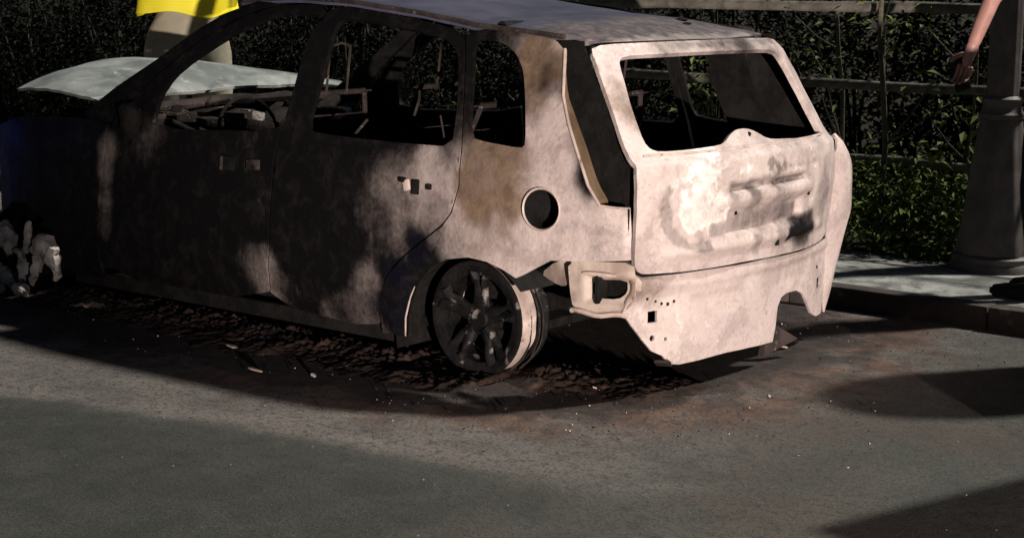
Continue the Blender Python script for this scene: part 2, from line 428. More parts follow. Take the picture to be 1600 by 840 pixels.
def flank_r(x, z):
    y = ymax(x)+zoff(z)
    if x < -.3 and z < .95: y += .10*min(1, (-.3-x)/.35)*ip(z, [.1, .3, .8, .95], [.5, 1, 1, 0])
    return Vector((x, -y, z))
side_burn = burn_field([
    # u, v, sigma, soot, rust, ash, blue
    (3.2, .6, .25, .97, 0, 0, .9), (2.95, .72, .16, .95, 0, 0, .9), (2.6, .7, .25, .99, 0, 0, .05), (2.9, .45, .15, 1, 0, 0, .1), (2.4, .4, .25, 1, 0, 0, 0), (2.2, .5, .1, .98, 0, 0, 0),  # front wing points carry the painted emergency-light glow
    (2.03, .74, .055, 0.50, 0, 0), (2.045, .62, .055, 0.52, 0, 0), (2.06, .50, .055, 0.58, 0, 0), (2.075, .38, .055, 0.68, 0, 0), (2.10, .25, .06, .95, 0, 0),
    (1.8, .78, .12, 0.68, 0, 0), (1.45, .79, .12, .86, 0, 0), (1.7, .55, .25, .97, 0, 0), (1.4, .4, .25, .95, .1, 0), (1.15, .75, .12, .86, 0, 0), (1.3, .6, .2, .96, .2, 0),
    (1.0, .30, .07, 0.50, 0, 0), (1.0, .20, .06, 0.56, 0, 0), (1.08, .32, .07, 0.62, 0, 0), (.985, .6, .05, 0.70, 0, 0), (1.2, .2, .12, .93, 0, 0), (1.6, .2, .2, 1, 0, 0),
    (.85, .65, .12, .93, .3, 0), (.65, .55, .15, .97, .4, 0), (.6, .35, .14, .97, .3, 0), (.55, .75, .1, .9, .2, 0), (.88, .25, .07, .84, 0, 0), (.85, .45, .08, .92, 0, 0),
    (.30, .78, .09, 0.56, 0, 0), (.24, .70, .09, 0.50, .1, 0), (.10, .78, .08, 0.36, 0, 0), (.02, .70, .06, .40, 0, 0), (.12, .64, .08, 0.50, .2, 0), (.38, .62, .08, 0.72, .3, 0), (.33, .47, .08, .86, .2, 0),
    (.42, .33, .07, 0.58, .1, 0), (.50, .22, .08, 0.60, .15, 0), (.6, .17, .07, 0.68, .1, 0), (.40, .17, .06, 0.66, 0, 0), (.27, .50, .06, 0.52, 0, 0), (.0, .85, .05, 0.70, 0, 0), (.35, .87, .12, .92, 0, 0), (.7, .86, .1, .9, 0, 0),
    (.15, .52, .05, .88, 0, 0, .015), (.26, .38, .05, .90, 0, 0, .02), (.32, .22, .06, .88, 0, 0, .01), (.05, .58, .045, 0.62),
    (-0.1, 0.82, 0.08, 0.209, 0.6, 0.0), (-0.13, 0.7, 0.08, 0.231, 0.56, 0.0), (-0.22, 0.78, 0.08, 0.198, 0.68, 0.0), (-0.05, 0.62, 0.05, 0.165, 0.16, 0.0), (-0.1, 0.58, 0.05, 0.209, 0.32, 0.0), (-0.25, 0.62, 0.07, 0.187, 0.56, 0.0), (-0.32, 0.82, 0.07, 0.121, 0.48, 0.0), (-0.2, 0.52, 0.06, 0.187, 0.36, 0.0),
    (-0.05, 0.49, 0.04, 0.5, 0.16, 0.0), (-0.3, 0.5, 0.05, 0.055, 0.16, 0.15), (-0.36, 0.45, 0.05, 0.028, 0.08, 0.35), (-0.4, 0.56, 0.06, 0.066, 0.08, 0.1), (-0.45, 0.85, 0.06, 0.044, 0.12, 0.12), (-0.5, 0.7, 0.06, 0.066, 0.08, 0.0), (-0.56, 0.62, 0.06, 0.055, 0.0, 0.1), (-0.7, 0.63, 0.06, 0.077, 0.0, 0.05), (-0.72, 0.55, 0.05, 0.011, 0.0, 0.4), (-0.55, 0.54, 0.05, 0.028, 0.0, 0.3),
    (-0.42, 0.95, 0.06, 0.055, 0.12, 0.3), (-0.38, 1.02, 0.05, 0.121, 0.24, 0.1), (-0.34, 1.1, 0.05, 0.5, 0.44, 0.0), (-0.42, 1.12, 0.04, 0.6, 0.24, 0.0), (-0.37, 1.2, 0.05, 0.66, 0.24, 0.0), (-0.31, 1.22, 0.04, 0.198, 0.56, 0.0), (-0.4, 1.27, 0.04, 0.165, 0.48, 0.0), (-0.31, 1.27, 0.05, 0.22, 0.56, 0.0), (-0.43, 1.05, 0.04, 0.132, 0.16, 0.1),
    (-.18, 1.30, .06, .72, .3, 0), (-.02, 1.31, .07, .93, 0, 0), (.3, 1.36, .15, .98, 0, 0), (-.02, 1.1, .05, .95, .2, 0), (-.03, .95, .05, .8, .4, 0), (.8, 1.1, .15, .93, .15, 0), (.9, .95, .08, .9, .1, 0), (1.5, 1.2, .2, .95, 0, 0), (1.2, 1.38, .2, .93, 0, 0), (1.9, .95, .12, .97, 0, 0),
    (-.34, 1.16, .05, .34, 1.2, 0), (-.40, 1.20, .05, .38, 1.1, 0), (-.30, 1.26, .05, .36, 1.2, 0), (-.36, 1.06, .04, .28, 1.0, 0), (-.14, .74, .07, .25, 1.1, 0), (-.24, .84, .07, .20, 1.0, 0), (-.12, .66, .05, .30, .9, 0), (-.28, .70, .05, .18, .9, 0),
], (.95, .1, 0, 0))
def with_marks(field, marks):
    def f(P):
        A = field(P); sm = lambda t: np.clip(t, 0, 1)**2*(3-2*np.clip(t, 0, 1))
        for mk in marks:
            nz = np.array([noise.noise((p[0]*14, p[1]*14, 2))*.016+noise.noise((p[0]*40, p[1]*40, 5))*.007 for p in P])
            if mk[0] == 'box':
                _, a, b, c, d_, v, sf = mk
                dd = np.minimum(np.minimum(P[:, 0]-a, b-P[:, 0]), np.minimum(P[:, 1]-c, d_-P[:, 1]))+nz
            else:
                _, cy, cz, ry, rz, a0, a1, hw, v, sf = mk
                an = np.degrees(np.arctan2((P[:, 1]-cz)/rz, (P[:, 0]-cy)/ry)) % 360
                rr = np.hypot((P[:, 0]-cy)/ry, (P[:, 1]-cz)/rz)
                dd = np.where((an > a0) & (an < a1), hw-np.abs(rr-1)*min(ry, rz)+nz, -1)
            w = sm(dd/sf+.5)
            A[:, 0] = np.maximum(A[:, 0], w*v); A[:, 2] *= 1-.9*w
        return A
    return f
side_burn = with_marks(side_burn, [('box', -.40, -.33, 1.09, 1.23, .62, .09), ('box', -.39, -.33, .98, 1.06, .34, .06), ('box', -.36, -.30, .50, .58, .28, .05), ('box', -.60, -.50, .60, .655, .28, .03), ('box', -.78, -.66, .56, .66, .22, .03), ('box', -.20, .0, .875, .90, .45, .03)])
def soot_burn(s, rst=0): return lambda P: np.tile(np.array([s, rst, 0, 0.]), (len(P), 1))

fdoor = [(2.135, .15), (2.09, .45), (2.06, .66), (2.045, .85), (1.90, .985), (1.745, 1.10), (1.58, 1.21), (1.41, 1.30), (1.235, 1.37), (1.06, 1.402), (.815, 1.402), (.89, 1.266), (.917, 1.031), (.938, .861), (.956, .663), (.974, .42), (1.003, .155)]
fwin = [(1.753, .85), (.925, .885), (.905, 1.005), (.872, 1.16), (.845, 1.30), (.842, 1.365), (1.07, 1.366), (1.214, 1.324), (1.382, 1.247), (1.562, 1.151), (1.669, 1.078), (1.731, .992)]
rdoor = [(.99, .155), (.962, .42), (.945, .663), (.927, .861), (.905, 1.031), (.877, 1.266), (.80, 1.398), (.6, 1.388), (.35, 1.358), (.14, 1.33), (.05, 1.298), (.028, 1.24), (-.004, 1.073), (-.04, .881), (-.053, .743), (-.02, .644), (.024, .591), (.186, .475), (.304, .374), (.362, .25), (.389, .123)]
rwin = [(.705, .892), (.486, .885), (.214, .882), (.0, .884), (.012, 1.025), (.042, 1.19), (.074, 1.25), (.14, 1.285), (.347, 1.318), (.60, 1.345), (.715, 1.347), (.735, 1.32), (.753, 1.115), (.785, .905)]
quarter = [(.036, 1.30), (-.05, 1.325), (-.233, 1.318), (-.431, 1.295), (-.43, 1.264), (-.461, 1.094), (-.553, .916), (-.631, .786), (-.68, .718), (-.790, .716), (-.797, .62), (-.797, .53), (-.65, .515), (-.486, .503), (-.40, .455), (-.346, .425), (-.287, .451), (-.213, .472), (-.122, .479), (-.014, .460), (.076, .415), (.142, .345), (.194, .25), (.236, .12), (.375, .112), (.352, .25), (.294, .367), (.176, .468), (.014, .582), (-.03, .638), (-.063, .743), (-.05, .881), (-.014, 1.073), (.018, 1.24)]
qwin = [(-.012, 1.278), (-.045, 1.099), (-.072, .925), (-.156, .911), (-.32, .898), (-.336, .915), (-.295, 1.086), (-.265, 1.178), (-.223, 1.235), (-.167, 1.27), (-.081, 1.288)]
cap = [(-.443+.072*math.cos(a), .687+.079*math.sin(a)) for a in np.linspace(0, 2*math.pi, 28, endpoint=False)]
pillar = [(2.26, .895), (2.056, 1.02), (1.82, 1.143), (1.6, 1.27), (1.44, 1.355), (1.25, 1.417), (1.06, 1.432), (1.06, 1.412), (1.235, 1.380), (1.41, 1.310), (1.58, 1.220), (1.75, 1.110), (1.905, .995), (2.05, .862), (2.2, .85)]
fender = [(2.07, .66), (2.055, .85), (2.2, .865), (2.5, .865), (2.8, .84), (3.05, .79), (3.25, .72), (3.36, .60), (3.37, .36), (3.10, .30), (3.02, .36), (2.88, .42), (2.72, .43), (2.58, .38), (2.47, .28), (2.43, .12), (2.15, .13), (2.10, .45)]
def leftrot(P): return P
panel('rear_quarter_panel', quarter, [qwin, cap], flank, .016, .013, car, side_burn, round_=(0, 1))
rd = panel('rear_door', rdoor, [rwin], flank, .022, .015, car, side_burn, round_=(1, 1))
fd = panel('front_door', fdoor, [fwin], flank, .022, .017, car, side_burn, round_=(1, 1))
panel('windscreen_pillar', pillar, [], lambda x, z: flank(x, z)+Vector((0, -.008-.10*max(0, min(1, (x-1.9)/.3))*0, 0)), .05, .02, car, soot_burn(.88), round_=(0, 0))
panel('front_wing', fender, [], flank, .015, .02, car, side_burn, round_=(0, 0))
# far side, same pressings mirrored
RV = Vector((0, -1, 0))
panel('rear_quarter_panel', quarter[:6]+[(-.553, .90), (-.66, .87), (-.72, .86), (-.73, .55), (-.72, .40), (-.70, .15), (-.6, .2), (-.46, .35)]+quarter[15:], [qwin], flank_r, .016, .02, car, lambda P: np.stack([np.where(P[:, 0] < -.5, .15, .92), np.where(P[:, 0] < -.5, .15, .1), np.where(P[:, 0] < -.5, .35, 0), np.zeros(len(P))], 1), ref=RV, round_=(0, 1))
panel('rear_door', rdoor, [rwin], flank_r, .022, .03, car, soot_burn(.95), ref=RV)
panel('front_door', fdoor, [fwin], flank_r, .022, .03, car, soot_burn(.95), ref=RV)
panel('windscreen_pillar', pillar, [], flank_r, .05, .03, car, soot_burn(.9), ref=RV, round_=(0, 0))
panel('front_wing', fender, [], flank_r, .015, .03, car, soot_burn(.95), ref=RV, round_=(0, 0))

# door handle recesses and hinge holes (left flank)
def plate_on(name, x, z, hx, hz, mat, parent, proud=.003, rot=0, t=.012):
    p = flank(x, z); n = (flank(x+.01, z)-flank(x-.01, z)).cross(flank(x, z+.01)-flank(x, z-.01)).normalized()
    if n.y < 0: n = -n
    ax = (flank(x+.01, z)-flank(x-.01, z)).normalized(); up = n.cross(ax)
    if up.z < 0: up = -up
    q = Matrix((ax, n, up)).transposed() @ Matrix.Rotation(rot, 3, 'Y')
    return MB().box(p+n*(proud-t), (hx, t, hz), q, .006).build(name, M[mat], parent)
plate_on('handle_recess', 1.215, .735, .042, .030, 'char', fd, .004); plate_on('latch_stub', 1.255, .735, .007, .03, 'charbrown', fd, .012); plate_on('latch_stub', 1.06, .742, .035, .022, 'charbrown', fd, .016); plate_on('lock_hole', 1.05, .73, .014, .012, 'char', fd, .020)
plate_on('handle_recess', .158, .722, .022, .030, 'char', rd, .004); plate_on('latch_stub', .20, .725, .016, .022, 'steel', rd, .010, .3); plate_on('lock_hole', .22, .745, .014, .010, 'char', rd, .016); plate_on('lock_hole', .09, .728, .016, .012, 'char', rd, .005)
# burnt mirror stump
b = bmesh.new(); bmesh.ops.create_icosphere(b, subdivisions=3, radius=1)
for v in b.verts:
    k = 1+.25*noise.noise(v.co*2.2); v.co = Vector((v.co.x*.055*k, v.co.y*.045*k, v.co.z*.085*k*(1-.3*v.co.z)))
mbx = MB(); mbx.bm(b, flank(1.87, .90)+Vector((0, .03, 0))); mbx.build('mirror_stump', M['char'], fd)

# fuel filler: flange and dark pocket
fl = MB(); fc = flank(-.443, .687); n_ = Vector((-.13, .99, .03)).normalized()
q_ = n_.to_track_quat('Z', 'Y').to_matrix()
bm = bmesh.new(); bm.free()
tmp = MB().lathe([(.080, .0), (.0815, .005), (.078, .008), (.072, .004), (.069, -.02), (.067, -.07), (.02, -.075), (.0, -.075)], 32, c=(0, 0, 0))
fo = mesh_obj('filler_pocket', [fc+q_@v for v in tmp.v], tmp.f, None, car, True, [M['steel'], M['char']], [0 if max(i//32, 0) < 3 else 1 for i in range(len(tmp.f))])
sharp(fo.data, 50)

# roof
re_x = [-.6, -.431, -.233, .018, .159, .643, .975, 1.25, 1.42]; re_z = [1.265, 1.297, 1.320, 1.338, 1.360, 1.414, 1.424, 1.422, 1.40]
def roof_pt(x, t):   # t -1..1 across
    hw = ip(x, [-.6, -.43, 0, .6, 1.42], [.60, .655, .655, .64, .60])
    z = ip(x, re_x, re_z)+.050*(1-abs(t)**2.4)*ip(x, [-.6, -.3, 1.42], [.35, 1, .7])
    z += -.012*math.exp(-((x-.15)/.35)**2-((t-.2)/.4)**2)+.006*noise.noise((x*3, t*2.2, 9))+.003*noise.noise((x*9, t*7, 2))
    return Vector((x, hw*t, z))
def rear_edge(t): return -.585+.10*abs(t)**3
rp = [(rear_edge(t), t) for t in np.linspace(-1, 1, 15)]+[(1.40, t) for t in np.linspace(1, -1, 9)]
roof = panel('roof', rp, [], roof_pt, .018, .035, car, None, mat='roof', ref=Vector((0, 0, 1)), round_=(0, 0))
for sgn in (1, -1):
    mb = MB(); xs = np.linspace(-.43, 1.36, 30)
    mb.tube([roof_pt(x, sgn*1.0)+Vector((0, sgn*.004, .003+.002*noise.noise((x*6, sgn, 0)))) for x in xs], .0105, 8)
    mb.build('roof_gutter', M['charbrown'] if sgn < 0 else M['charbrown'], car)
for p, s_ in (((-.33, -.40), .016), ((-.40, -.30), .012), ((-.2, -.46), .011)):
    q = roof_pt(*p); b = bmesh.new(); bmesh.ops.create_icosphere(b, subdivisions=2, radius=s_); mb = MB()
    for v in b.verts: v.co = Vector((v.co.x*1.6, v.co.y*2.2, v.co.z*.5))*(1+.4*noise.noise(v.co*60))
    mb.bm(b, q+Vector((0, 0, .003))); mb.build('paint_blister', M['char'], roof)

# tailgate
def x0(z): return ip(z, [.05, .30, .42, .5, .70, .78, .865, .885, .92, 1.23, 1.30], [-.88, -.89, -.89, -.895, -.922, -.922, -.912, -.885, -.858, -.68, -.61])
def xr(y, z): return x0(z)+.085*min(abs(y)/.65, 1.3)**2.5
def sbox(v, a, b, s): 
    f = lambda t: 0 if t < 0 else 1 if t > 1 else t*t*(3-2*t)
    return f((v-a)/s+.5)*(1-f((v-b)/s+.5))
def tail_pt(y, z):
    x = xr(y, z)
    x += .026*sbox(y, -.285, .265, .016)*sbox(z, .575, .668, .014)        # number plate recess
    x -= .014*sbox(y, -.36, .34, .05)*sbox(z, .69, .732, .016)        # handle strip
    x += .028*sbox(y, -.30, .26, .03)*sbox(z, .738, .762, .013)*(1-.5*sbox(y, -.05, .06, .03))
    x -= .014*sbox(y, -.55, .55, .2)*sbox(z, .515, .55, .04)
    x += .005*noise.noise((y*4, z*5, 5))+.0025*noise.noise((y*11, z*11, 1))
    return Vector((x, y, z))
tail_burn = burn_field([
    (.63, 1.2, .07, .12, .1, .25), (.66, 1.1, .05, .12, .5, .1), (.60, 1.0, .05, .18, .5, 0), (.68, .98, .05, .1, .3, .2), (.66, .92, .05, .05, .1, .4), (.5, .895, .05, .05, 0, .4), (.2, .895, .06, .2, .1, .2), (-.2, .90, .06, .3, .1, 0), (-.45, .885, .06, .25, .1, 0),
    (.62, 1.26, .05, .05, 0, .7), (.45, 1.265, .06, .1, 0, .55), (.2, 1.27, .08, .35, .2, .1), (-.1, 1.27, .08, .45, .2, 0), (-.4, 1.26, .08, .4, .2, .1), (-.6, 1.24, .06, .15, .4, .2), (-.63, 1.1, .06, .12, .3, .25), (-.66, .97, .05, .1, .2, .25),
    (.60, .82, .07, .05, 0, .50), (.40, .83, .08, .0, 0, .66), (.2, .83, .07, .02, 0, .60), (.0, .84, .06, .1, 0, .42), (-.2, .84, .06, .08, 0, .5), (-.4, .83, .07, .05, 0, .55), (-.58, .82, .06, .1, 0, .45),
    (-.03, .79, .022, .5, 0, 0), (-.06, .835, .02, .4, 0, 0), (.05, .80, .022, .4, 0, 0), (-.33, .80, .02, .45, 0, 0),
    (.52, .73, .06, .02, 0, .6), (.35, .735, .05, .0, 0, .62), (.60, .68, .05, .08, 0, .25), (.47, .655, .055, 0, 0, .98), (.36, .64, .05, 0, 0, .85), (.40, .59, .03, .16, 0, .3), (.30, .60, .03, .2, 0, .35), (.52, .58, .03, .15, 0, .12), (.33, .69, .04, .02, 0, .7),
    (.20, .745, .035, .32, .1, 0), (.02, .742, .04, .34, .1, 0), (-.15, .738, .035, .26, 0, .1), (.18, .70, .03, .02, 0, .6), (.0, .705, .03, .05, 0, .5), (-.2, .70, .03, .08, 0, .5), (.22, .64, .03, .26, 0, .1),
    (.14, .62, .05, .30, .1, 0), (0, .62, .06, .32, .1, 0), (-.14, .62, .05, .30, .1, 0), (-.26, .63, .03, .05, 0, .5), (-.34, .66, .04, .1, 0, .5), (-.40, .72, .05, .08, 0, .5), (-.34, .76, .03, .25, 0, .1),
    (.10, .55, .03, .02, 0, .55), (-.04, .535, .03, .2, 0, .35), (-.26, .535, .045, .70, .1, 0), (-.36, .54, .045, .66, .1, 0), (-.16, .525, .03, .45, 0, 0),
    (-.52, .62, .05, .28, 0, .05), (-.56, .72, .05, .24, 0, .1), (-.48, .52, .05, .24, 0, .1), (-.62, .55, .05, .16, 0, .25), (-.65, .7, .05, .1, 0, .4), (-.48, .79, .04, .25, 0, .15),
    (.60, .55, .07, .08, 0, .25), (.40, .52, .07, .04, 0, .42), (.2, .50, .06, .08, 0, .35), (.0, .485, .05, .12, 0, .2), (-.2, .475, .05, .2, 0, .1), (.65, .50, .04, .16, .1, .1),
    (.26, .748, .03, .62, .2, 0), (.12, .742, .035, .66, .2, 0), (-.02, .745, .03, .55, .1, 0), (.10, .66, .03, .5, .2, 0), (-.02, .60, .04, .55, .2, 0), (-.16, .66, .03, .5, .1, 0), (.17, .60, .03, .52, .2, 0), (.43, .575, .025, .45, .1, 0), (.54, .62, .025, .42, .1, 0), (.56, .66, .02, .4, 0, 0), (-.50, .70, .05, .45, .1, 0), (-.53, .60, .05, .48, .1, 0), (-.46, .80, .03, .5, 0, 0), (-.12, .81, .018, .6, 0, 0), (-.02, .86, .016, .5, 0, 0), (.30, .77, .03, .1, 0, .2), (-.27, .545, .04, .9, .1, 0), (-.36, .55, .04, .85, .1, 0),
    (.64, 1.15, .03, .2, .7, 0), (.60, .98, .03, .25, .7, 0), (.66, 1.02, .03, .15, .6, 0), (-.02, .935, .03, .2, .2, 0), (.3, 1.265, .05, .5, .3, 0), (-.25, 1.265, .06, .6, .3, 0), (-.61, 1.15, .04, .2, .5, .1), (-.64, 1.0, .03, .3, .5, 0),
], (.12, .05, .3, 0))
tail_burn = with_marks(tail_burn, [
    ('box', -.27, .19, .588, .655, .46, .012), ('box', .19, .262, .585, .64, .30, .012), ('box', -.30, .25, .742, .764, .55, .010), ('box', -.06, .10, .755, .785, .45, .02),  # groove box: shadow under the lip painted in as soot
    ('box', -.43, -.17, .505, .565, .86, .035), ('box', .30, .52, .455, .478, .3, .02), ('box', -.30, .20, .69, .715, .30, .02), ('box', -.60, -.48, .50, .82, .40, .05), ('box', .02, .07, .47, .56, .42, .02), ('box', -.46, -.10, .80, .812, .40, .012),
    ('arc', .37, .71, .235, .165, 265, 360, .020, .46, .015), ('arc', .37, .71, .235, .165, 0, 25, .016, .40, .015), ('box', .28, .36, .575, .625, .40, .012), ('box', -.035, .0, .80, .845, .55, .012), ('arc', -.03, .80, .04, .03, 30, 330, .010, .55, .008),
    ('box', -.55, .30, 1.25, 1.29, .55, .03), ('box', -.66, -.57, .97, 1.22, .30, .05), ('box', .60, .66, 1.0, 1.16, .26, .05)])
tg_out = [(.672, 1.262), (.690, 1.16), (.700, 1.059), (.714, .90), (.724, .80), (.724, .705), (.715, .60), (.704, .51), (.69, .483), (.665, .470), (.505, .463), (.25, .459), (-.029, .455), (-.35, .447), (-.60, .45), (-.69, .47), (-.705, .52), (-.715, .62), (-.72, .72), (-.70, .85), (-.685, .95), (-.655, 1.12), (-.62, 1.24), (-.58, 1.278), (-.3, 1.284), (0, 1.284), (.3, 1.284), (.60, 1.280)]
tg_win = [(.590, 1.19), (.580, 1.222), (.545, 1.238), (.40, 1.242), (0., 1.243), (-.42, 1.238), (-.50, 1.225), (-.535, 1.18), (-.565, 1.05), (-.592, .93), (-.590, .898), (-.56, .885), (-.35, .896), (-.10, .908), (-.055, .918), (-.01, .942), (.05, .958), (.12, .957), (.17, .942), (.215, .920), (.26, .910), (.45, .905), (.58, .905), (.612, .915), (.625, .94), (.618, 1.033)]
tg = panel('tailgate', tg_out, [tg_win], tail_pt, .020, .012, car, tail_burn, ref=Vector((-1, 0, 0)), round_=(1, 1))
def on_tail(y, z, off): return tail_pt(y, z)+Vector((-off, 0, 0))
def tail_plate(name, y, z, hy, hz, mat, parent, off=.0, fn=None, t=.008, rot=0, bev=.004):
    p = (fn or tail_pt)(y, z)
    return MB().box(p+Vector((t-off, 0, 0)), (t, hy, hz), Matrix.Rotation(rot, 3, 'X'), bev).build(name, M[mat], parent)
tail_plate('wiper_pivot_hole', .045, .932, .008, .012, 'char', tg, .002, rot=.4)
tail_plate('lock_hole', -.335, .685, .010, .013, 'char', tg, .002, rot=.3)
tail_plate('lock_hole', .18, .655, .009, .012, 'char', tg, .002)
tail_plate('drain_slot', -.105, .515, .010, .02, 'char', tg, .002)
mb = MB(); mb.tube([on_tail(y, .893+.002*noise.noise((y*6, 0, 0)), -.002) for y in np.linspace(.66, -.60, 26)], .006, 8); mb.build('waist_flange', M['steel'], tg)

# right rear corner: the lamp housing and wing corner bulge out beside the tailgate
def corner_pt(q, z):
    a = Vector((xr(-.70, z)+.012, -.722, z)); e = flank_r(-.70, z); bz = ip(z, [.10, .30, .55, .75, .86, .90], [.03, .05, .098, .088, .055, .035])
    p = a.lerp(e, q); n = Vector((-.75, -.66, 0))
    return p+n*bz*(1-(2*q-1)**2)**.75+Vector((.004*noise.noise((q*5, z*6, 3)), 0, 0))
panel('rear_corner', [(0, .12), (.35, .115), (1, .18), (1, .55), (1, .86), (.5, .885), (0, .88), (0, .5)], [], corner_pt, .012, .03, car, lambda P: np.stack([np.full(len(P), .08), np.full(len(P), .05), np.full(len(P), .40), np.zeros(len(P))], 1), ref=Vector((-1, -1, 0)), round_=(1, 0))

# rear apron below the tailgate
def apron_x(y, z): return xr(y, z)+.004
def apron_pt(y, z):
    x = ip(z, [.08, .3, .46], [-.865, -.872, -.868])+.075*min(abs(y)/.65, 1.25)**2.2
    x += -.012*sbox(z, .40, .45, .03)+.006*noise.noise((y*4, z*5, 8))+.003*noise.noise((y*10, z*10, 3))
    x -= .010*sbox(y, .1, .42, .06)*sbox(z, .36, .41, .04)
    return Vector((x, y, z))
ap_out = [(.712, .470), (.712, .40), (.738, .335), (.70, .285), (.655, .235), (.60, .177), (.545, .152), (.516, .118), (.46, .108), (.30, .110), (.187, .112), (0, .103), (-.165, .095), (-.182, .16), (-.189, .235), (-.22, .268), (-.27, .278), (-.36, .275), (-.43, .250), (-.50, .19), (-.56, .145), (-.63, .120), (-.70, .120), (-.725, .18), (-.745, .28), (-.75, .38), (-.735, .445), (-.60, .440), (-.35, .437), (-.029, .444), (.25, .449), (.505, .453), (.66, .458), (.69, .470)]
hole = lambda cy, cz, a, b: [(cy-a, cz-b), (cy+a, cz-b), (cy+a, cz+b), (cy-a, cz+b)]
apron_burn = burn_field([(.69, .42, .06, .25, .5, 0), (.6, .40, .06, .22, .4, .1), (.5, .42, .06, .12, .2, .2), (.3, .42, .08, .08, .1, .35), (0, .42, .08, .12, 0, .3), (-.3, .40, .08, .14, .1, .2), (-.6, .40, .08, .14, 0, .2), (.4, .3, .1, .06, 0, .45), (.2, .25, .1, .08, 0, .4), (.3, .15, .07, .06, 0, .45), (0, .3, .1, .08, 0, .35), (0, .16, .06, .12, 0, .3), (.62, .28, .05, .12, .15, .25), (.70, .33, .04, .1, 0, .3), (-.65, .25, .08, .14, .1, .25), (-.66, .15, .05, .2, .1, .1), (.1, .34, .05, .2, .1, .1)], (.12, .1, .3, 0))
ap = panel('rear_apron', ap_out, [hole(.605, .306, .022, .022), hole(-.64, .262, .033, .024), [(.60+.012*math.cos(a), .226+.012*math.sin(a)) for a in np.linspace(0, 6.28, 9)[:-1]], [(.535+.008*math.cos(a), .215+.008*math.sin(a)) for a in np.linspace(0, 6.28, 9)[:-1]], [(-.10+.008*math.cos(a), .225+.01*math.sin(a)) for a in np.linspace(0, 6.28, 9)[:-1]], [(-.655+.012*math.cos(a), .165+.012*math.sin(a)) for a in np.linspace(0, 6.28, 9)[:-1]]], apron_pt, .010, .014, car, apron_burn, ref=Vector((-1, 0, 0)), round_=(0, 0))
for y, z, a in ((.53, .345, .007), (.56, .35, .006), (.50, .352, .006), (.59, .362, .005), (.63, .375, .006), (-.60, .335, .007)):
    tail_plate('rivet_hole', y, z, a, a*.9, 'char', ap, .002, apron_pt, bev=.002)
# bent lower lip
mb = MB(); mb.box((-.80, .52, .118), (.03, .05, .005), Matrix.Rotation(.5, 3, 'Z') @ Matrix.Rotation(.35, 3, 'X'), .002); mb.build('bent_lip', M['charbrown'], ap)
# hanging shard under the apron
mesh_obj('hanging_bracket', [(-.80, -.24, .16), (-.80, -.20, .02), (-.86, -.37, .075), (-.775, -.24, .16), (-.775, -.20, .02), (-.835, -.37, .075)], [[0, 2, 1], [3, 4, 5], [0, 1, 4, 3], [1, 2, 5, 4], [2, 0, 3, 5]], M['charbrown'], ap, False)

# bumper corner bracket (left): recessed plate with an oblong opening
def brk_pt(x, z): return Vector((x, ymax(x)+zoff(z)-.028+.008*noise.noise((x*9, z*9, 0))-.02*sbox(x, -.79, -.62, .02)*sbox(z, .365, .455, .02)*1.0, z))
panel('bumper_bracket', [(-.545, .505), (-.66, .512), (-.792, .518), (-.80, .44), (-.772, .325), (-.66, .318), (-.565, .33), (-.548, .40)], [[(-.632, .442), (-.765, .452), (-.766, .405), (-.735, .378), (-.64, .376)]], brk_pt, .03, .012, car, None, mat='bracket', inner='bracket', round_=(1, 1))
mb = MB(); mb.box((-.66, .68, .41), (.11, .004, .09), Matrix.Rotation(-.15, 3, 'Z')); mb.box((-.668, .735, .415), (.006, .03, .055)); mb.build('bracket_back', M['char'], car)
mb = MB(); mb.tube([brk_pt(x, .33+.006*math.sin(x*40))+Vector((0, .006, -.008)) for x in np.linspace(-.56, -.78, 10)], .010, 7); mb.build('bracket_lip', M['steel'], car)
mb = MB(); mb.tube([brk_pt(x, .468)+Vector((0, .008, 0)) for x in np.linspace(-.61, -.74, 7)], [.004, .008, .009, .009, .009, .008, .004], 7); mb.build('bracket_rib', M['steel'], car)
# inner arch sheet between wheel and bracket
panel('arch_liner_remnant', [(-.37, .43), (-.46, .49), (-.545, .50), (-.545, .44), (-.50, .40), (-.44, .405)], [], lambda x, z: Vector((x, ymax(x)-.05-.3*(x+.55)+.01*noise.noise((x*14, z*14, 0)), z)), .012, .02, car, None, mat='bracket', round_=(1, 0))

# tail lamp recess: trough between quarter panel and tailgate
def recess(sgn, FN):
    edge = [(-.431, 1.290), (-.461, 1.094), (-.553, .916), (-.631, .786), (-.682, .716)]
    v, f = [], []
    zs = np.linspace(1.292, .700, 18)
    for z in zs:
        z2 = max(z, .716); xe = ip(z2, [e[1] for e in edge][::-1], [e[0] for e in edge][::-1]); e = FN(xe, z2)
        e.z = z; ty = .69 if z > 1.2 else .705; tx = xr(ty, min(z, 1.26))
        a = Vector((e.x-.001, abs(e.y)-.006, z)); b = Vector((e.x+.012, abs(e.y)-.080, z)); c = Vector((tx+.12, ty-.06, z)); dd = Vector((tx+.02, ty-.018, z))
        c.x = max(c.x, b.x+.22)
        v += [Vector((p.x, sgn*p.y, p.z)) for p in (a, b, c, dd)]
    fm = []
    for i in range(len(zs)-1):
        for j in range(3):
            q = [4*i+j, 4*i+j+1, 4*i+4+j+1, 4*i+4+j]; f.append(q if sgn > 0 else q[::-1]); fm.append(0 if j == 0 else 1)
    k = 4*(len(zs)-1); f.append([k, k+1, k+2, k+3]); fm.append(1)
    mesh_obj('tail_light_recess', v, f, None, car, False, [M['recess' if sgn > 0 else 'char'], M['char']], fm)
recess(1, flank)
recess(-1, lambda x, z: flank(x, z))
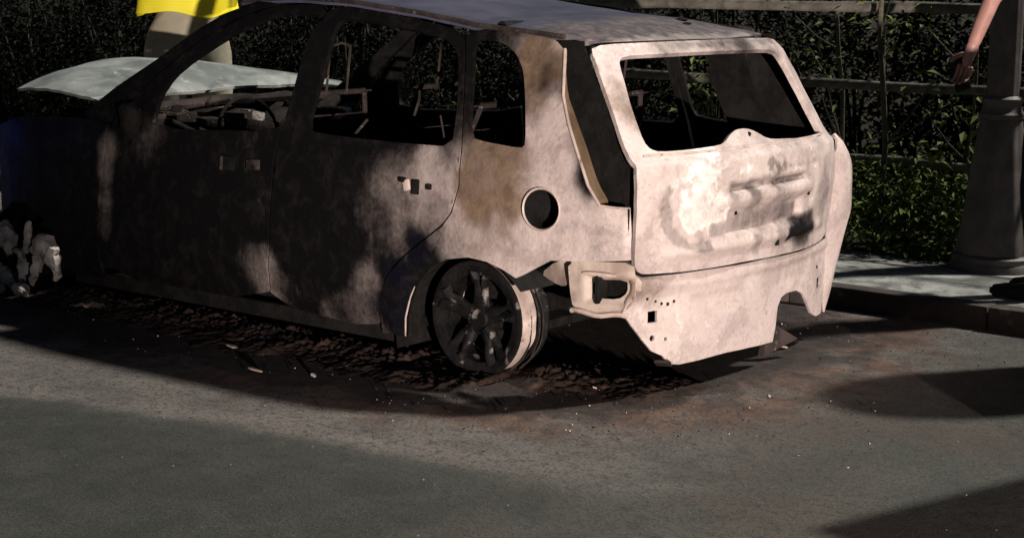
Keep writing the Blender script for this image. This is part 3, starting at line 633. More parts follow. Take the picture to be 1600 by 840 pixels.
# bright folded edge of the quarter panel beside the lamp recess
mb = MB(); E_ = [(-.434, 1.262), (-.463, 1.094), (-.505, 1.0), (-.555, .916), (-.633, .786), (-.682, .718), (-.74, .714), (-.79, .714)]
mb.tube([flank(x, z)+Vector((0, .001, 0)) for x, z in E_], [.007, .006, .006, .006, .006, .006, .005, .004], 8); mb.build('lamp_edge_fold', M['steel'], car)
# seam strip at the left rear edge
mb = MB(); mb.box((-.785, .735, .62), (.004, .006, .095), bev=.002); mb.build('corner_seam', M['char'], car)

# wheel wells, floor, sills, engine bay
for sgn in (1, -1):
    for cx, cz, rr, wd in ((-.08, .12, .365, .44), (2.74, .08, .35, .44)):
        mb = MB(); ang = np.linspace(-.15, math.pi-.75, 20)
        for j, yy in enumerate((.80, .80-wd)):
            for a in ang: mb.v.append(Vector((cx+rr*math.cos(a), sgn*yy, cz+rr*math.sin(a))))
        n = len(ang)
        for i in range(n-1): mb.f.append([i, i+1, n+i+1, n+i])
        mb.f.append([n+i for i in range(n)])
        mb.build('wheel_well', M['char'], car)
    mb = MB(); mb.box((1.36, sgn*.735, .105), (1.06, .035, .035), bev=.015)
    for v in mb.v: v += Vector((0, .008*noise.noise(v*2.2), .012*noise.noise(v*1.6)))
    mb.build('sill', M['char'], car)
mb = MB(); mb.box((1.32, 0, .155), (1.48, .66, .02), bev=.01); mb.build('floor_pan', M['char'], car)
mb = MB(); mb.box((-.45, 0, .30), (.33, .50, .05), bev=.02); mb.build('boot_floor', M['char'], car)
mb = MB(); mb.tube([(-.75, -.35, .14), (-.5, -.36, .15), (.1, -.3, .14), (1.8, -.1, .13)], .03, 8); mb.build('exhaust_pipe', M['charbrown'], car)
random.seed(4)
mb = MB()
for i in range(34):
    mb.box((random.uniform(2.25, 3.2), random.uniform(-.55, .55), random.uniform(.25, .72)), (random.uniform(.05, .18), random.uniform(.05, .15), random.uniform(.04, .14)), Matrix.Rotation(random.uniform(-.5, .5), 3, 'Z') @ Matrix.Rotation(random.uniform(-.3, .3), 3, 'X'), .02)
mb.build('engine_remains', M['char'], car)
mb = MB(); mb.box((2.16, 0, .50), (.02, .72, .34), bev=.01); mb.build('bulkhead', M['char'], car)
mb = MB(); mb.box((3.30, 0, .50), (.03, .55, .16), bev=.02); mb.build('front_panel', M['char'], car)
# scuttle and dashboard wreckage
mb = MB(); mb.tube([(2.10, y, .885+.035*(1-(y/.7)**2)+.012*noise.noise((y*5, 3, 0))) for y in np.linspace(-.70, .72, 16)], [.028+.01*noise.noise((i*.9, 2, 1)) for i in range(16)], 8); mb.build('scuttle_beam', M['charbrown'], car)
mb = MB()
for i in range(30):
    y = random.uniform(-.62, .66)
    mb.box((random.uniform(1.80, 2.06), y, random.uniform(.78, .875)), (random.uniform(.02, .08), random.uniform(.02, .10), random.uniform(.008, .03)), Matrix.Rotation(random.uniform(-.7, .7), 3, 'Z') @ Matrix.Rotation(random.uniform(-.5, .5), 3, 'X'), .006)
dash = mb.build('dashboard_remains', M['charbrown'], car)
mb = MB(); mb.box((1.84, .14, .86), (.03, .055, .025), Matrix.Rotation(.2, 3, 'X'), .006); mb.build('exposed_metal', M['alloy'], dash); mb = MB(); mb.box((1.80, -.42, .84), (.03, .05, .022), Matrix.Rotation(-.3, 3, 'X'), .006); mb.build('exposed_metal', M['alloy'], dash)
mb = MB(); mb.tube([(1.62+.06*math.cos(a)*.5, .36+.18*math.sin(a), .80+.17*math.cos(a)) for a in np.linspace(0, 2*math.pi, 28, endpoint=False)], .009, 7, close=True); mb.tube([(1.63, .36, .80), (2.0, .36, .70)], .02, 8); mb.tube([(1.62, .19, .80), (1.63, .36, .80), (1.62, .53, .80)], .007, 6); mb.build('steering_wheel_frame', M['char'], car)
# seats: bare frames
def seat(x, y, w, name='seat_frame'):
    mb = MB()
    b0, t0 = Vector((x, y, .42)), Vector((x-.20, y, 1.02))
    for s_ in (-1, 1):
        mb.tube([b0+Vector((.45, s_*w, -.03)), b0+Vector((0, s_*w, 0)), t0+Vector((.03, s_*w*.95, -.12)), t0+Vector((0, s_*w*.8, 0))], .012, 7)
        mb.tube([t0+Vector((0, s_*w*.28, -.01)), t0+Vector((-.03, s_*w*.28, .20))], .006, 6)
    mb.tube([t0+Vector((0, -w*.8, 0)), t0+Vector((0, w*.8, 0))], .012, 7)
    mb.tube([t0+Vector((-.03, -w*.28, .20)), t0+Vector((-.035, 0, .215)), t0+Vector((-.03, w*.28, .20))], .006, 6)
    for k in range(7):
        f = k/6; p = b0.lerp(t0, f); mb.tube([p+Vector((0, w*math.cos(a), .012*math.sin(8*a))) for a in np.linspace(0, math.pi, 9)], .0035, 5)
    mb.build(name, M['charbrown'], car)
seat(1.25, .36, .22); seat(1.25, -.36, .22); seat(.28, .30, .28); seat(.28, -.34, .28)
mb = MB(); mb.box((.32, 0, .36), (.26, .60, .06), bev=.03); mb.build('rear_seat_base', M['char'], car)
mb = MB(); mb.tube([(.72, y, 1.385) for y in np.linspace(-.6, .6, 5)], .025, 8); mb.build('roof_bow', M['char'], car); mb = MB(); mb.tube([(-.1, y, 1.33) for y in np.linspace(-.62, .62, 5)], .025, 8); mb.build('roof_bow', M['char'], car)
mb = MB(); mb.tube([(1.36, y, 1.40+.03*(1-(y/.6)**2)) for y in np.linspace(-.6, .6, 9)], .03, 8); mb.build('windscreen_header', M['char'], car)
# loose window channel rods left in the openings
for pts, rr in (([(.10, .72, .90), (.13, .71, .99)], .004), ([(.60, .70, .89), (.55, .68, .95)], .006), ([(.46, .5, .96), (.44, .49, 1.03), (.45, .48, 1.06)], .006)):
    MB().tube(pts, rr, 6).build('window_channel_rod', M['charbrown'], car)

# bonnet, sprung open and warped by heat
def hood_pt(s, t):   # s 0 rear..1 front, t -1 right..1 left
    x = 2.22+s*.88-.06*abs(t)**2*s-.04*abs(t)**3
    hw = .74-.08*s**2-.02*(1-s)+(.22*(1-.4*s) if t < 0 else 0)*abs(t)
    z = .905+.020*(1-s)+.045*(1-t*t)+.065*math.sin(math.pi*min(1, s*.9))*(1-t*t)+.125*s**.8-.05*s**3*abs(t)-.02*s*s
    z += .010*noise.noise((s*3, t*2.5, 6))+.004*noise.noise((s*9, t*8, 2))
    z += .02*(t < 0)*(-t)*(1-s)
    return Vector((x, hw*t, z))
hp = [(0, t) for t in np.linspace(-1, 1, 9)]+[(s, 1) for s in np.linspace(.1, .9, 7)]+[(1, t) for t in np.linspace(.97, -.97, 9)]+[(s, -1) for s in np.linspace(.9, .1, 7)]
panel('bonnet', hp, [], hood_pt, .014, .035, car, None, mat='hood', ref=Vector((0, 0, 1)), round_=(0, 0))

# wheels: bare rims, tyres burnt off
def wheel(cx, cy, cz, sgn, lean=0, k_=1.0):
    rot = Matrix.Rotation(lean, 3, 'Y')
    T = lambda mb: [Vector((cx, cy, cz))+rot@Vector((v.x*k_, sgn*v.y, v.z*k_)) for v in mb.v]
    mb = MB().lathe([(.158, -.012), (.184, -.004), (.196, .0), (.206, -.002), (.207, -.010), (.200, -.015), (.188, -.018), (.165, -.05), (.165, -.16), (.198, -.178), (.198, -.188), (.186, -.188), (.158, -.11), (.158, -.012)], 48, 'Y')
    mb.v = T(mb); hub = mb.build('wheel', M['rim'], car)
    mb = MB().lathe([(.190, -.016), (.199, -.017), (.197, -.05), (.199, -.10), (.192, -.112), (.170, -.13), (.160, -.13), (.186, -.06), (.190, -.016)], 64, 'Y')
    for i, v in enumerate(mb.v): mb.v[i] = v*(1+.03*noise.noise(v*16))
    mb.v = T(mb); mb.build('rim_barrel', M['steel' if sgn > 0 else 'rim'], hub)
    mb = MB(); 
    mb.lathe([(.0, -.018), (.032, -.018), (.036, -.026), (.062, -.03), (.066, -.06), (.05, -.09), (0, -.09)], 24, 'Y'); mb.v = T(mb); mb.build('hub_cap', M['rim'], hub)
    mb = MB().lathe([(.0, -.10), (.12, -.10), (.128, -.105), (.128, -.15), (0, -.15)], 28, 'Y'); mb.v = T(mb); mb.build('brake_drum', M['char'], hub)
    for k in range(5):
        a = k*2*math.pi/5+.35
        mb = MB()
        for da in (-.15, .15):
            p0 = Vector((.055*math.cos(a+da*.8), -.04, .055*math.sin(a+da*.8))); p1 = Vector((.17*math.cos(a+da), -.020, .17*math.sin(a+da)))
            mb.tube([p0, p0.lerp(p1, .35)+Vector((0, .004, 0)), p0.lerp(p1, .7)+Vector((0, .008, 0)), p1], [.022, .017, .016, .021], 10)
        mb.v = [v+Vector((noise.noise(v*30), noise.noise(v*28+Vector((4, 0, k))), noise.noise(v*30+Vector((0, 4, k)))))*.020 for v in mb.v]
        mb.v = T(mb); mb.build('spoke', M['rim'], hub)
    return hub
wheel(-.075, .738, .222, 1, 0, 1.09); wheel(-.09, -.755, .208, -1); wheel(2.74, -.76, .205, -1)
for i, rr in enumerate((.215, .222, .209)):   # wire beads of the burnt tyre
    mb = MB(); mb.tube([(-.075+(rr+.006*noise.noise((a*2, i, 0)))*math.cos(a), .66-.04*i+.008*noise.noise((a*3, i, 5)), max(.012, .208+(rr+.006*noise.noise((a*2, i, 9)))*math.sin(a))) for a in np.linspace(0, 2*math.pi, 44, endpoint=False)], .0035, 5, close=True)
    mb.build('tyre_wire', M['charbrown'], car)
mb = MB()   # ash-white bead along the arch lip
mb.tube([flank(x, z)+Vector((0, .002, 0)) for x, z in ((.241, .12), (.215, .20), (.196, .25), (.178, .29), (.15, .335))], [.003, .004, .004, .003, .002], 6); mb.build('arch_lip_edge', M['steel'], car)
# front left: melted alloy wheel
hubf = MB().lathe([(0, 0), (.05, 0), (.12, -.03), (.125, -.10), (0, -.10)], 24, 'Y', (2.76, .70, .20)).build('wheel_hub', M['char'], car)
random.seed(11)
def melt(pts, rad, name='melted_wheel_piece'):
    mb = MB(); P = [Vector(p) for p in pts]; Q, RR = [], []
    for i in range(len(P)-1):
        for k in range(5): Q.append(P[i].lerp(P[i+1], k/5)); RR.append(rad[i]+(rad[i+1]-rad[i])*k/5)
    Q.append(P[-1]); RR.append(rad[-1]); mb.tube(Q, RR, 10)
    for i, v in enumerate(mb.v): mb.v[i] = v+Vector((noise.noise(v*22), .6*noise.noise(v*25+Vector((3, 0, 0))), noise.noise(v*22+Vector((0, 5, 0)))))*.022+Vector((noise.noise(v*60), noise.noise(v*60+Vector((2, 0, 0))), noise.noise(v*60+Vector((0, 2, 0)))))*.012
    mb.build(name, M['alloy'], car)
melt([(2.738, .79, .335), (2.735, .80, .25), (2.752, .805, .18)], [.012, .022, .014])
melt([(2.67, .80, .20), (2.61, .80, .245), (2.54, .80, .205), (2.522, .80, .10), (2.525, .80, .07)], [.036, .055, .046, .020, .008])
melt([(2.655, .80, .20), (2.66, .81, .11), (2.68, .83, .035)], [.022, .019, .014])
melt([(2.72, .88, .018), (2.63, .93, .026), (2.54, .95, .014)], [.02, .038, .014])
melt([(3.0, .82, .085), (2.90, .83, .06), (2.81, .86, .018)], [.026, .036, .018])
melt([(2.98, .78, .30), (2.92, .79, .24), (2.90, .80, .15)], [.03, .042, .018])  # lump added in place of lit pavement showing through the arch
melt([(2.95, .86, .02), (2.84, .92, .02), (2.74, .96, .012)], [.02, .03, .012])
melt([(2.83, .80, .20), (2.79, .80, .12), (2.77, .82, .03)], [.014, .024, .012])

# ------------------------------------------------------------------ debris on the ground
def shard(loc, size, rz, label, mat):
    random.seed(int(abs(loc[0]*1000)))
    n = 7; v = []
    for k in range(2):
        for i in range(n):
            a = 2*math.pi*i/n; q = .7+.5*((i*37+int(loc[1]*100)) % 10)/10
            v.append((size[0]*q*math.cos(a), size[1]*q*math.sin(a), (.006 if k else 0)+size[2]*(.5+.5*math.cos(a))))
    f = [list(range(n))[::-1], list(range(n, 2*n))]+[[i, (i+1) % n, n+(i+1) % n, n+i] for i in range(n)]
    o = mesh_obj('metal_shard', v, f, M[mat], None, False); o.location = loc; o.rotation_euler = (0, 0, rz)
    o['label'] = label; o['category'] = 'debris'; o['group'] = 'shards fallen from the burnt car'
shard((.984, 1.043, .004), (.035, .012, .008), .2, 'pale thin sliver of metal on the black ash beside the front door', 'bracket')
shard((.60, 1.262, .004), (.035, .012, .008), .25, 'pale flat scrap on the edge of the burnt patch below the rear door', 'bracket')
shard((.365, 1.18, .004), (.011, .010, .008), 0, 'tiny bright chip on the reddish ash left of the rear wheel', 'alloy')
shard((-.576, .636, .004), (.011, .010, .008), 1, 'small whitish chip on the dark ground behind the rear wheel', 'alloy')
shard((-.727, -.439, .004), (.040, .022, .02), .8, 'dull brown scrap on the road below the hole in the rear apron', 'bracket')
random.seed(21)
v, f = [], []
for i in range(1500):
    a = random.uniform(0, 2*math.pi); rr = random.gauss(1.0, .16)
    x, y = 1.0+2.15*rr*math.copysign(abs(math.cos(a))**.6, math.cos(a)), -.05+1.22*rr*math.copysign(abs(math.sin(a))**.6, math.sin(a))
    if y < -1.3 or (random.random() < .4 and y < .5): continue
    s = random.uniform(.002, .006)*(1.8 if random.random() < .05 else 1); c = Vector((x, y, s*.4+.004)); k = len(v)
    for dx, dy, dz in ((1, 0, 0), (-.5, .9, 0), (-.6, -.8, 0), (0, 0, 1)):
        v.append(c+Vector((dx, dy, dz*.8-.2))*s*random.uniform(.6, 1.4))
    f += [[k, k+1, k+3], [k+1, k+2, k+3], [k+2, k, k+3], [k, k+2, k+1]]
o = mesh_obj('charred_debris', v, f, None, None, False, [M['char'], M['charbrown'], M['bracket']], [random.choice((0, 0, 0, 0, 0, 1, 1, 1, 2)) for i in range(len(f)//4) for _ in range(4)])
o['kind'] = 'stuff'; o['label'] = 'scattered black crumbs and burnt flakes on the road around the wreck'; o['category'] = 'debris'
# ragged bed of ash heaped under the sill and round the rear wheel
def ash_h(x, y):
    fx = min(1, max(0, (x+1.0)/.25))*min(1, max(0, (3.1-x)/.5))
    edge = 1.18+.10*noise.noise((x*2.3, 1, 0))+.07*noise.noise((x*6, 4, 0))+.04*noise.noise((x*15, 2, 0)) if x > -.2 else .86+.12*noise.noise((x*4, 1, 7))
    t = min(1, max(0, (edge-y)/.30)); base = t*t*(3-2*t)
    hp = .030+.045*math.exp(-((y-.74)/.14)**2)*(x > .25)+.060*math.exp(-((x+.38)/.20)**2-((y-.62)/.16)**2)+.03*math.exp(-((x+.10)/.25)**2-((y-.95)/.10)**2)
    n_ = .7+.3*noise.noise((x*5, y*5, 0))+.25*noise.noise((x*14, y*14, 3))+.45*noise.noise((x*36, y*36, 6))+.45*noise.noise((x*70, y*70, 1))
    return base*fx*hp*.62*max(.1, n_)-.006*(1-base*fx)-.002
gx, gy = np.arange(-1.0, 3.1, .012), np.arange(.30, 1.42, .012); v = [(x, y, ash_h(x, y)) for y in gy for x in gx]; nx_ = len(gx)
f = [[j*nx_+i, j*nx_+i+1, (j+1)*nx_+i+1, (j+1)*nx_+i] for j in range(len(gy)-1) for i in range(nx_-1) if max(v[j*nx_+i][2], v[(j+1)*nx_+i+1][2]) > -.004]
M['ash'] = mottled('burnt_ash', (.012, .008, .007), (.040, .024, .019), 7, .95, .6, .012, c3=(.065, .034, .024), s3=11)
o = mesh_obj('ash_bed', v, f, M['ash']); o['kind'] = 'stuff'; o['label'] = 'heaped black and reddish-brown ash along the sill and rear wheel of the burnt car'; o['category'] = 'ash'
v, f = [], []
for i in range(260):   # loose grit on the road
    x, y = random.uniform(-2.6, 3), random.uniform(-1.2, 3.2)
    s = random.uniform(.002, .0045); c = Vector((x, y, .007)); k = len(v)
    for dx, dy, dz in ((1, 0, 0), (-.5, .9, 0), (-.6, -.8, 0), (0, 0, 1)): v.append(c+Vector((dx, dy, dz))*s*random.uniform(.6, 1.4))
    f += [[k, k+1, k+3], [k+1, k+2, k+3], [k+2, k, k+3], [k, k+2, k+1]]
M['grit'] = mottled('pale_grit', (.06, .058, .05), (.20, .19, .17), 3, .9, 0)
o = mesh_obj('road_grit', v, f, M['grit'], None, False); o['kind'] = 'stuff'; o['label'] = 'loose pale grit scattered over the asphalt'; o['category'] = 'grit'

# ------------------------------------------------------------------ street lamp with a fluted cast-iron base
lamp = thing('street_lamp', 'dark cast-iron street lamp with flared fluted base on the pavement edge', 'street lamp', (-.80, -2.44, .085))
flute = lambda q, h: 1+.035*math.cos(q*10)
MB().lathe([(0, 0), (.215, 0), (.215, .035), (.205, .05), (.208, .075), (.19, .09), (0, .09)], 40).build('plinth', M['iron'], lamp)
MB().lathe([(.19, .091), (.188, .13), (.172, .20), (.158, .30), (.145, .42), (.128, .56), (.112, .68), (.10, .76)], 60, fn=flute).build('base', M['iron'], lamp)
MB().lathe([(.10, .758), (.113, .765), (.113, .785), (.098, .80), (.092, .83), (.100, .845), (.100, .86), (.080, .875)], 36).build('collar', M['iron'], lamp)
MB().lathe([(.079, .874), (.076, 1.4), (.070, 2.4), (.062, 3.3)], 48, fn=lambda q, h: 1+.03*math.cos(q*12)).build('column', M['iron'], lamp)
lt = MB().lathe([(.062, 3.29), (.09, 3.32), (.09, 3.35), (.05, 3.38), (.05, 3.43), (.14, 3.45), (.14, 3.47)], 24).build('lantern_holder', M['iron'], lamp)
MB().lathe([(.12, 3.472), (.19, 3.85)], 6).build('lantern_glass', M['glass'], lt, False)
MB().lathe([(.21, 3.851), (.21, 3.87), (.10, 3.98), (.05, 4.0), (.04, 4.06), (0, 4.08)], 6).build('lantern_cap', M['iron'], lt, False)

# ------------------------------------------------------------------ wooden rail fence
fence = thing('wooden_fence', 'rustic three-rail wooden fence half hidden by shrubs behind the pavement', 'fence', (0, -2.76, .08))
random.seed(3)
for h, rr in ((1.298, .030), (.875, .028), (.475, .026)):
    for k in range(-1, 2):
        x0_ = -2.4+2.2*k; mb = MB(); pts = [(x0_+1.9*i/8*2.2/1.9, .03*noise.noise((x0_*.7+i*.3, h, 0)), h+.012*noise.noise((x0_+i*.5, h*3, 2))) for i in range(9)]
        mb.tube(pts, [rr*(1+.15*noise.noise((i*.8, x0_, h))) for i in range(9)], 9); mb.build('rail', M['wood'], fence)
for x_ in (-4.4, -1.0, 2.05):
     mb = MB(); mb.tube([(x_, -.065, -.05), (x_+.01, -.065, .7), (x_, -.065, 1.38), (x_, -.065, 1.40)], [.05, .048, .046, .03], 10); mb.build('post', M['wood'], fence)

# ------------------------------------------------------------------ shrubs, saplings, hedge
def leaf_cloud(n, shape, size, seed, narrow=.45, droop=.2):
    """many small folded leaves spread through a crown volume in clumps"""
    rnd = random.Random(seed); v, f = [], []
    clumps = [shape(rnd) for _ in range(max(8, n//45))]
    for i in range(n):
        c = clumps[rnd.randrange(len(clumps))]; s = size*rnd.uniform(.6, 1.35)
        p = Vector(c)+Vector((rnd.gauss(0, 1), rnd.gauss(0, 1), rnd.gauss(0, .8)))*size*1.9
        if p.z < .02: p.z = .02+rnd.random()*.05
        a = rnd.uniform(0, 2*math.pi); t = Vector((math.cos(a), math.sin(a), rnd.uniform(-.7, .5)-droop)).normalized()
        sd = t.cross(Vector((rnd.uniform(-.5, .5), rnd.uniform(-.5, .5), 1))).normalized(); up = sd.cross(t)
        k = len(v)
        v += [p, p+t*s*.45+sd*s*narrow*.5+up*s*.08, p+t*s-up*s*.12, p+t*s*.45-sd*s*narrow*.5+up*s*.08]
        f += [[k, k+1, k+2], [k, k+2, k+3]]
    return v, f
def stems(mb, pts, rnd, r0):
    for p in pts:
        p = Vector(p); b = Vector((p.x*.25, p.y*.25, 0)); mid = b.lerp(p, .55)+Vector((rnd.gauss(0, .04), rnd.gauss(0, .04), .05))
        mb.tube([b, mid, p], [r0, r0*.7, r0*.25], 6)
def hedge_shape(h, w):
    def s(rnd):
        while 1:
            x, y, z = rnd.uniform(-w, w), rnd.uniform(-.55, .55), rnd.uniform(.05, h)
            k = 1-.45*(z/h)**3
            if (x/(w*k))**2+(y/(.55*k))**2 < 1+.15*rnd.random(): return (x, y, z)
    return s
protos = []
for i in range(3):
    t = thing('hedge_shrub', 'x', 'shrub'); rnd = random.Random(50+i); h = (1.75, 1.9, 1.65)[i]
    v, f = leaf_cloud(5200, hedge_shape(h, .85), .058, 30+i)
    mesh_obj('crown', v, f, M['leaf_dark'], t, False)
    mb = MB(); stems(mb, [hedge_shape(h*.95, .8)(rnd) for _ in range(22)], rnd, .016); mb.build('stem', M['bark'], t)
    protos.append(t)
def dup(root):
    c = root.copy(); COL.objects.link(c)
    for ch in list(root.children):
        k = ch.copy(); COL.objects.link(k); k.parent = c
    return c
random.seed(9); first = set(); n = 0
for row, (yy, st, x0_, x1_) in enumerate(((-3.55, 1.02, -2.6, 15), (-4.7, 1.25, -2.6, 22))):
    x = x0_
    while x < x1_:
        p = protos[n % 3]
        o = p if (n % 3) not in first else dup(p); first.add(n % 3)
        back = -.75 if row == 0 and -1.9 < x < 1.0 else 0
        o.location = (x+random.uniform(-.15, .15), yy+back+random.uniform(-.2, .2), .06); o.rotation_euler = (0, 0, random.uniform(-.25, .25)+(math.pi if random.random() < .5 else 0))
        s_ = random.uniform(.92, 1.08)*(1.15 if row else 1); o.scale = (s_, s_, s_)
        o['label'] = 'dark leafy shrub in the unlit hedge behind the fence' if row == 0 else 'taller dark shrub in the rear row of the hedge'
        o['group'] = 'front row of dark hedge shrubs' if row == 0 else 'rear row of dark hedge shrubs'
        n += 1; x += st
def bush(name, label, loc, n, rx, ry, h, size, mat, seed, narrow=.45, nst=14):
    t = thing(name, label, 'shrub', loc); rnd = random.Random(seed)
    def shp(r_):
        while 1:
            x, y, z = r_.uniform(-1, 1), r_.uniform(-1, 1), r_.uniform(0, 1)
            if x*x+y*y+(z*.95)**2 < 1: return (x*rx, y*ry, z*h)
    v, f = leaf_cloud(n, shp, size, seed, narrow); mesh_obj('crown', v, f, M[mat], t, False)
    mb = MB(); stems(mb, [shp(rnd) for _ in range(nst)], rnd, .008); mb.build('stem', M['bark'], t)
    return t
bush('low_shrub', 'bright green low shrub at the pavement edge beside the car tailgate', (-.12, -2.66, .08), 1500, .36, .18, .52, .055, 'leaf_mid', 71)
bush('low_shrub', 'olive green ground shrub between the bright shrub and the lamp base', (-.42, -2.66, .08), 700, .24, .15, .36, .045, 'leaf_mid', 72)
bush('low_shrub', 'green shrub mostly hidden behind the right rear corner of the car', (.55, -2.8, .08), 2200, .45, .25, .5, .038, 'leaf_mid', 73)
bush('laurel_shrub', 'broad-leaved shrub with a few glossy leaves left of the lamp column', (-.48, -2.93, .08), 420, .38, .15, 1.0, .075, 'leaf_bright', 74, .5, 10)
bush('laurel_shrub', 'thin broad-leaved shrub showing dimly through the tailgate window', (.95, -2.9, .08), 420, .5, .15, 1.05, .07, 'leaf_bright', 75, .5, 10)
def sapling(label, loc, h, r0, seed, lean=0):
    t = thing('sapling', label, 'tree', loc); rnd = random.Random(seed)
    mb = MB(); P = [Vector((lean*z+.09*noise.noise((z*1.7, seed*1.3, 0)), .05*noise.noise((z*2, seed, 5)), z)) for z in np.linspace(0, h, 9)]
    mb.tube(P, [r0*(1-.6*i/8) for i in range(9)], 8); mb.build('trunk', M['bark'], t)
    tips = []
    for i in range(7):
        b = P[2+i % 6]; a = rnd.uniform(0, 6.28); e = b+Vector((math.cos(a)*.28, math.sin(a)*.15, rnd.uniform(.12, .4)))
        mb = MB(); mb.tube([b, b.lerp(e, .5)+Vector((0, 0, -.02)), e], [.008, .006, .003], 6); mb.build('branch', M['bark'], t); tips.append(e)
    def shp(r_): return tuple(tips[r_.randrange(len(tips))]+Vector((r_.gauss(0, .1), r_.gauss(0, .1), r_.gauss(0, .1))))
    v, f = leaf_cloud(160, shp, .05, seed, .4); mesh_obj('crown', v, f, M['leaf_mid'], t, False)
sapling('slim sapling rising through the fence rails between the car and the lamp', (-.02, -2.62, .08), 2.3, .019, 5)
sapling('crooked thin sapling close beside the tailgate window pillar', (.32, -2.95, .08), 2.1, .016, 8, .06)
sapling('leaning thin sapling just left of the lamp column', (-.36, -2.98, .08), 1.9, .013, 12, -.05)
sapling('pale sapling trunk seen through the rear door window', (2.25, -2.62, .08), 2.4, .030, 15)

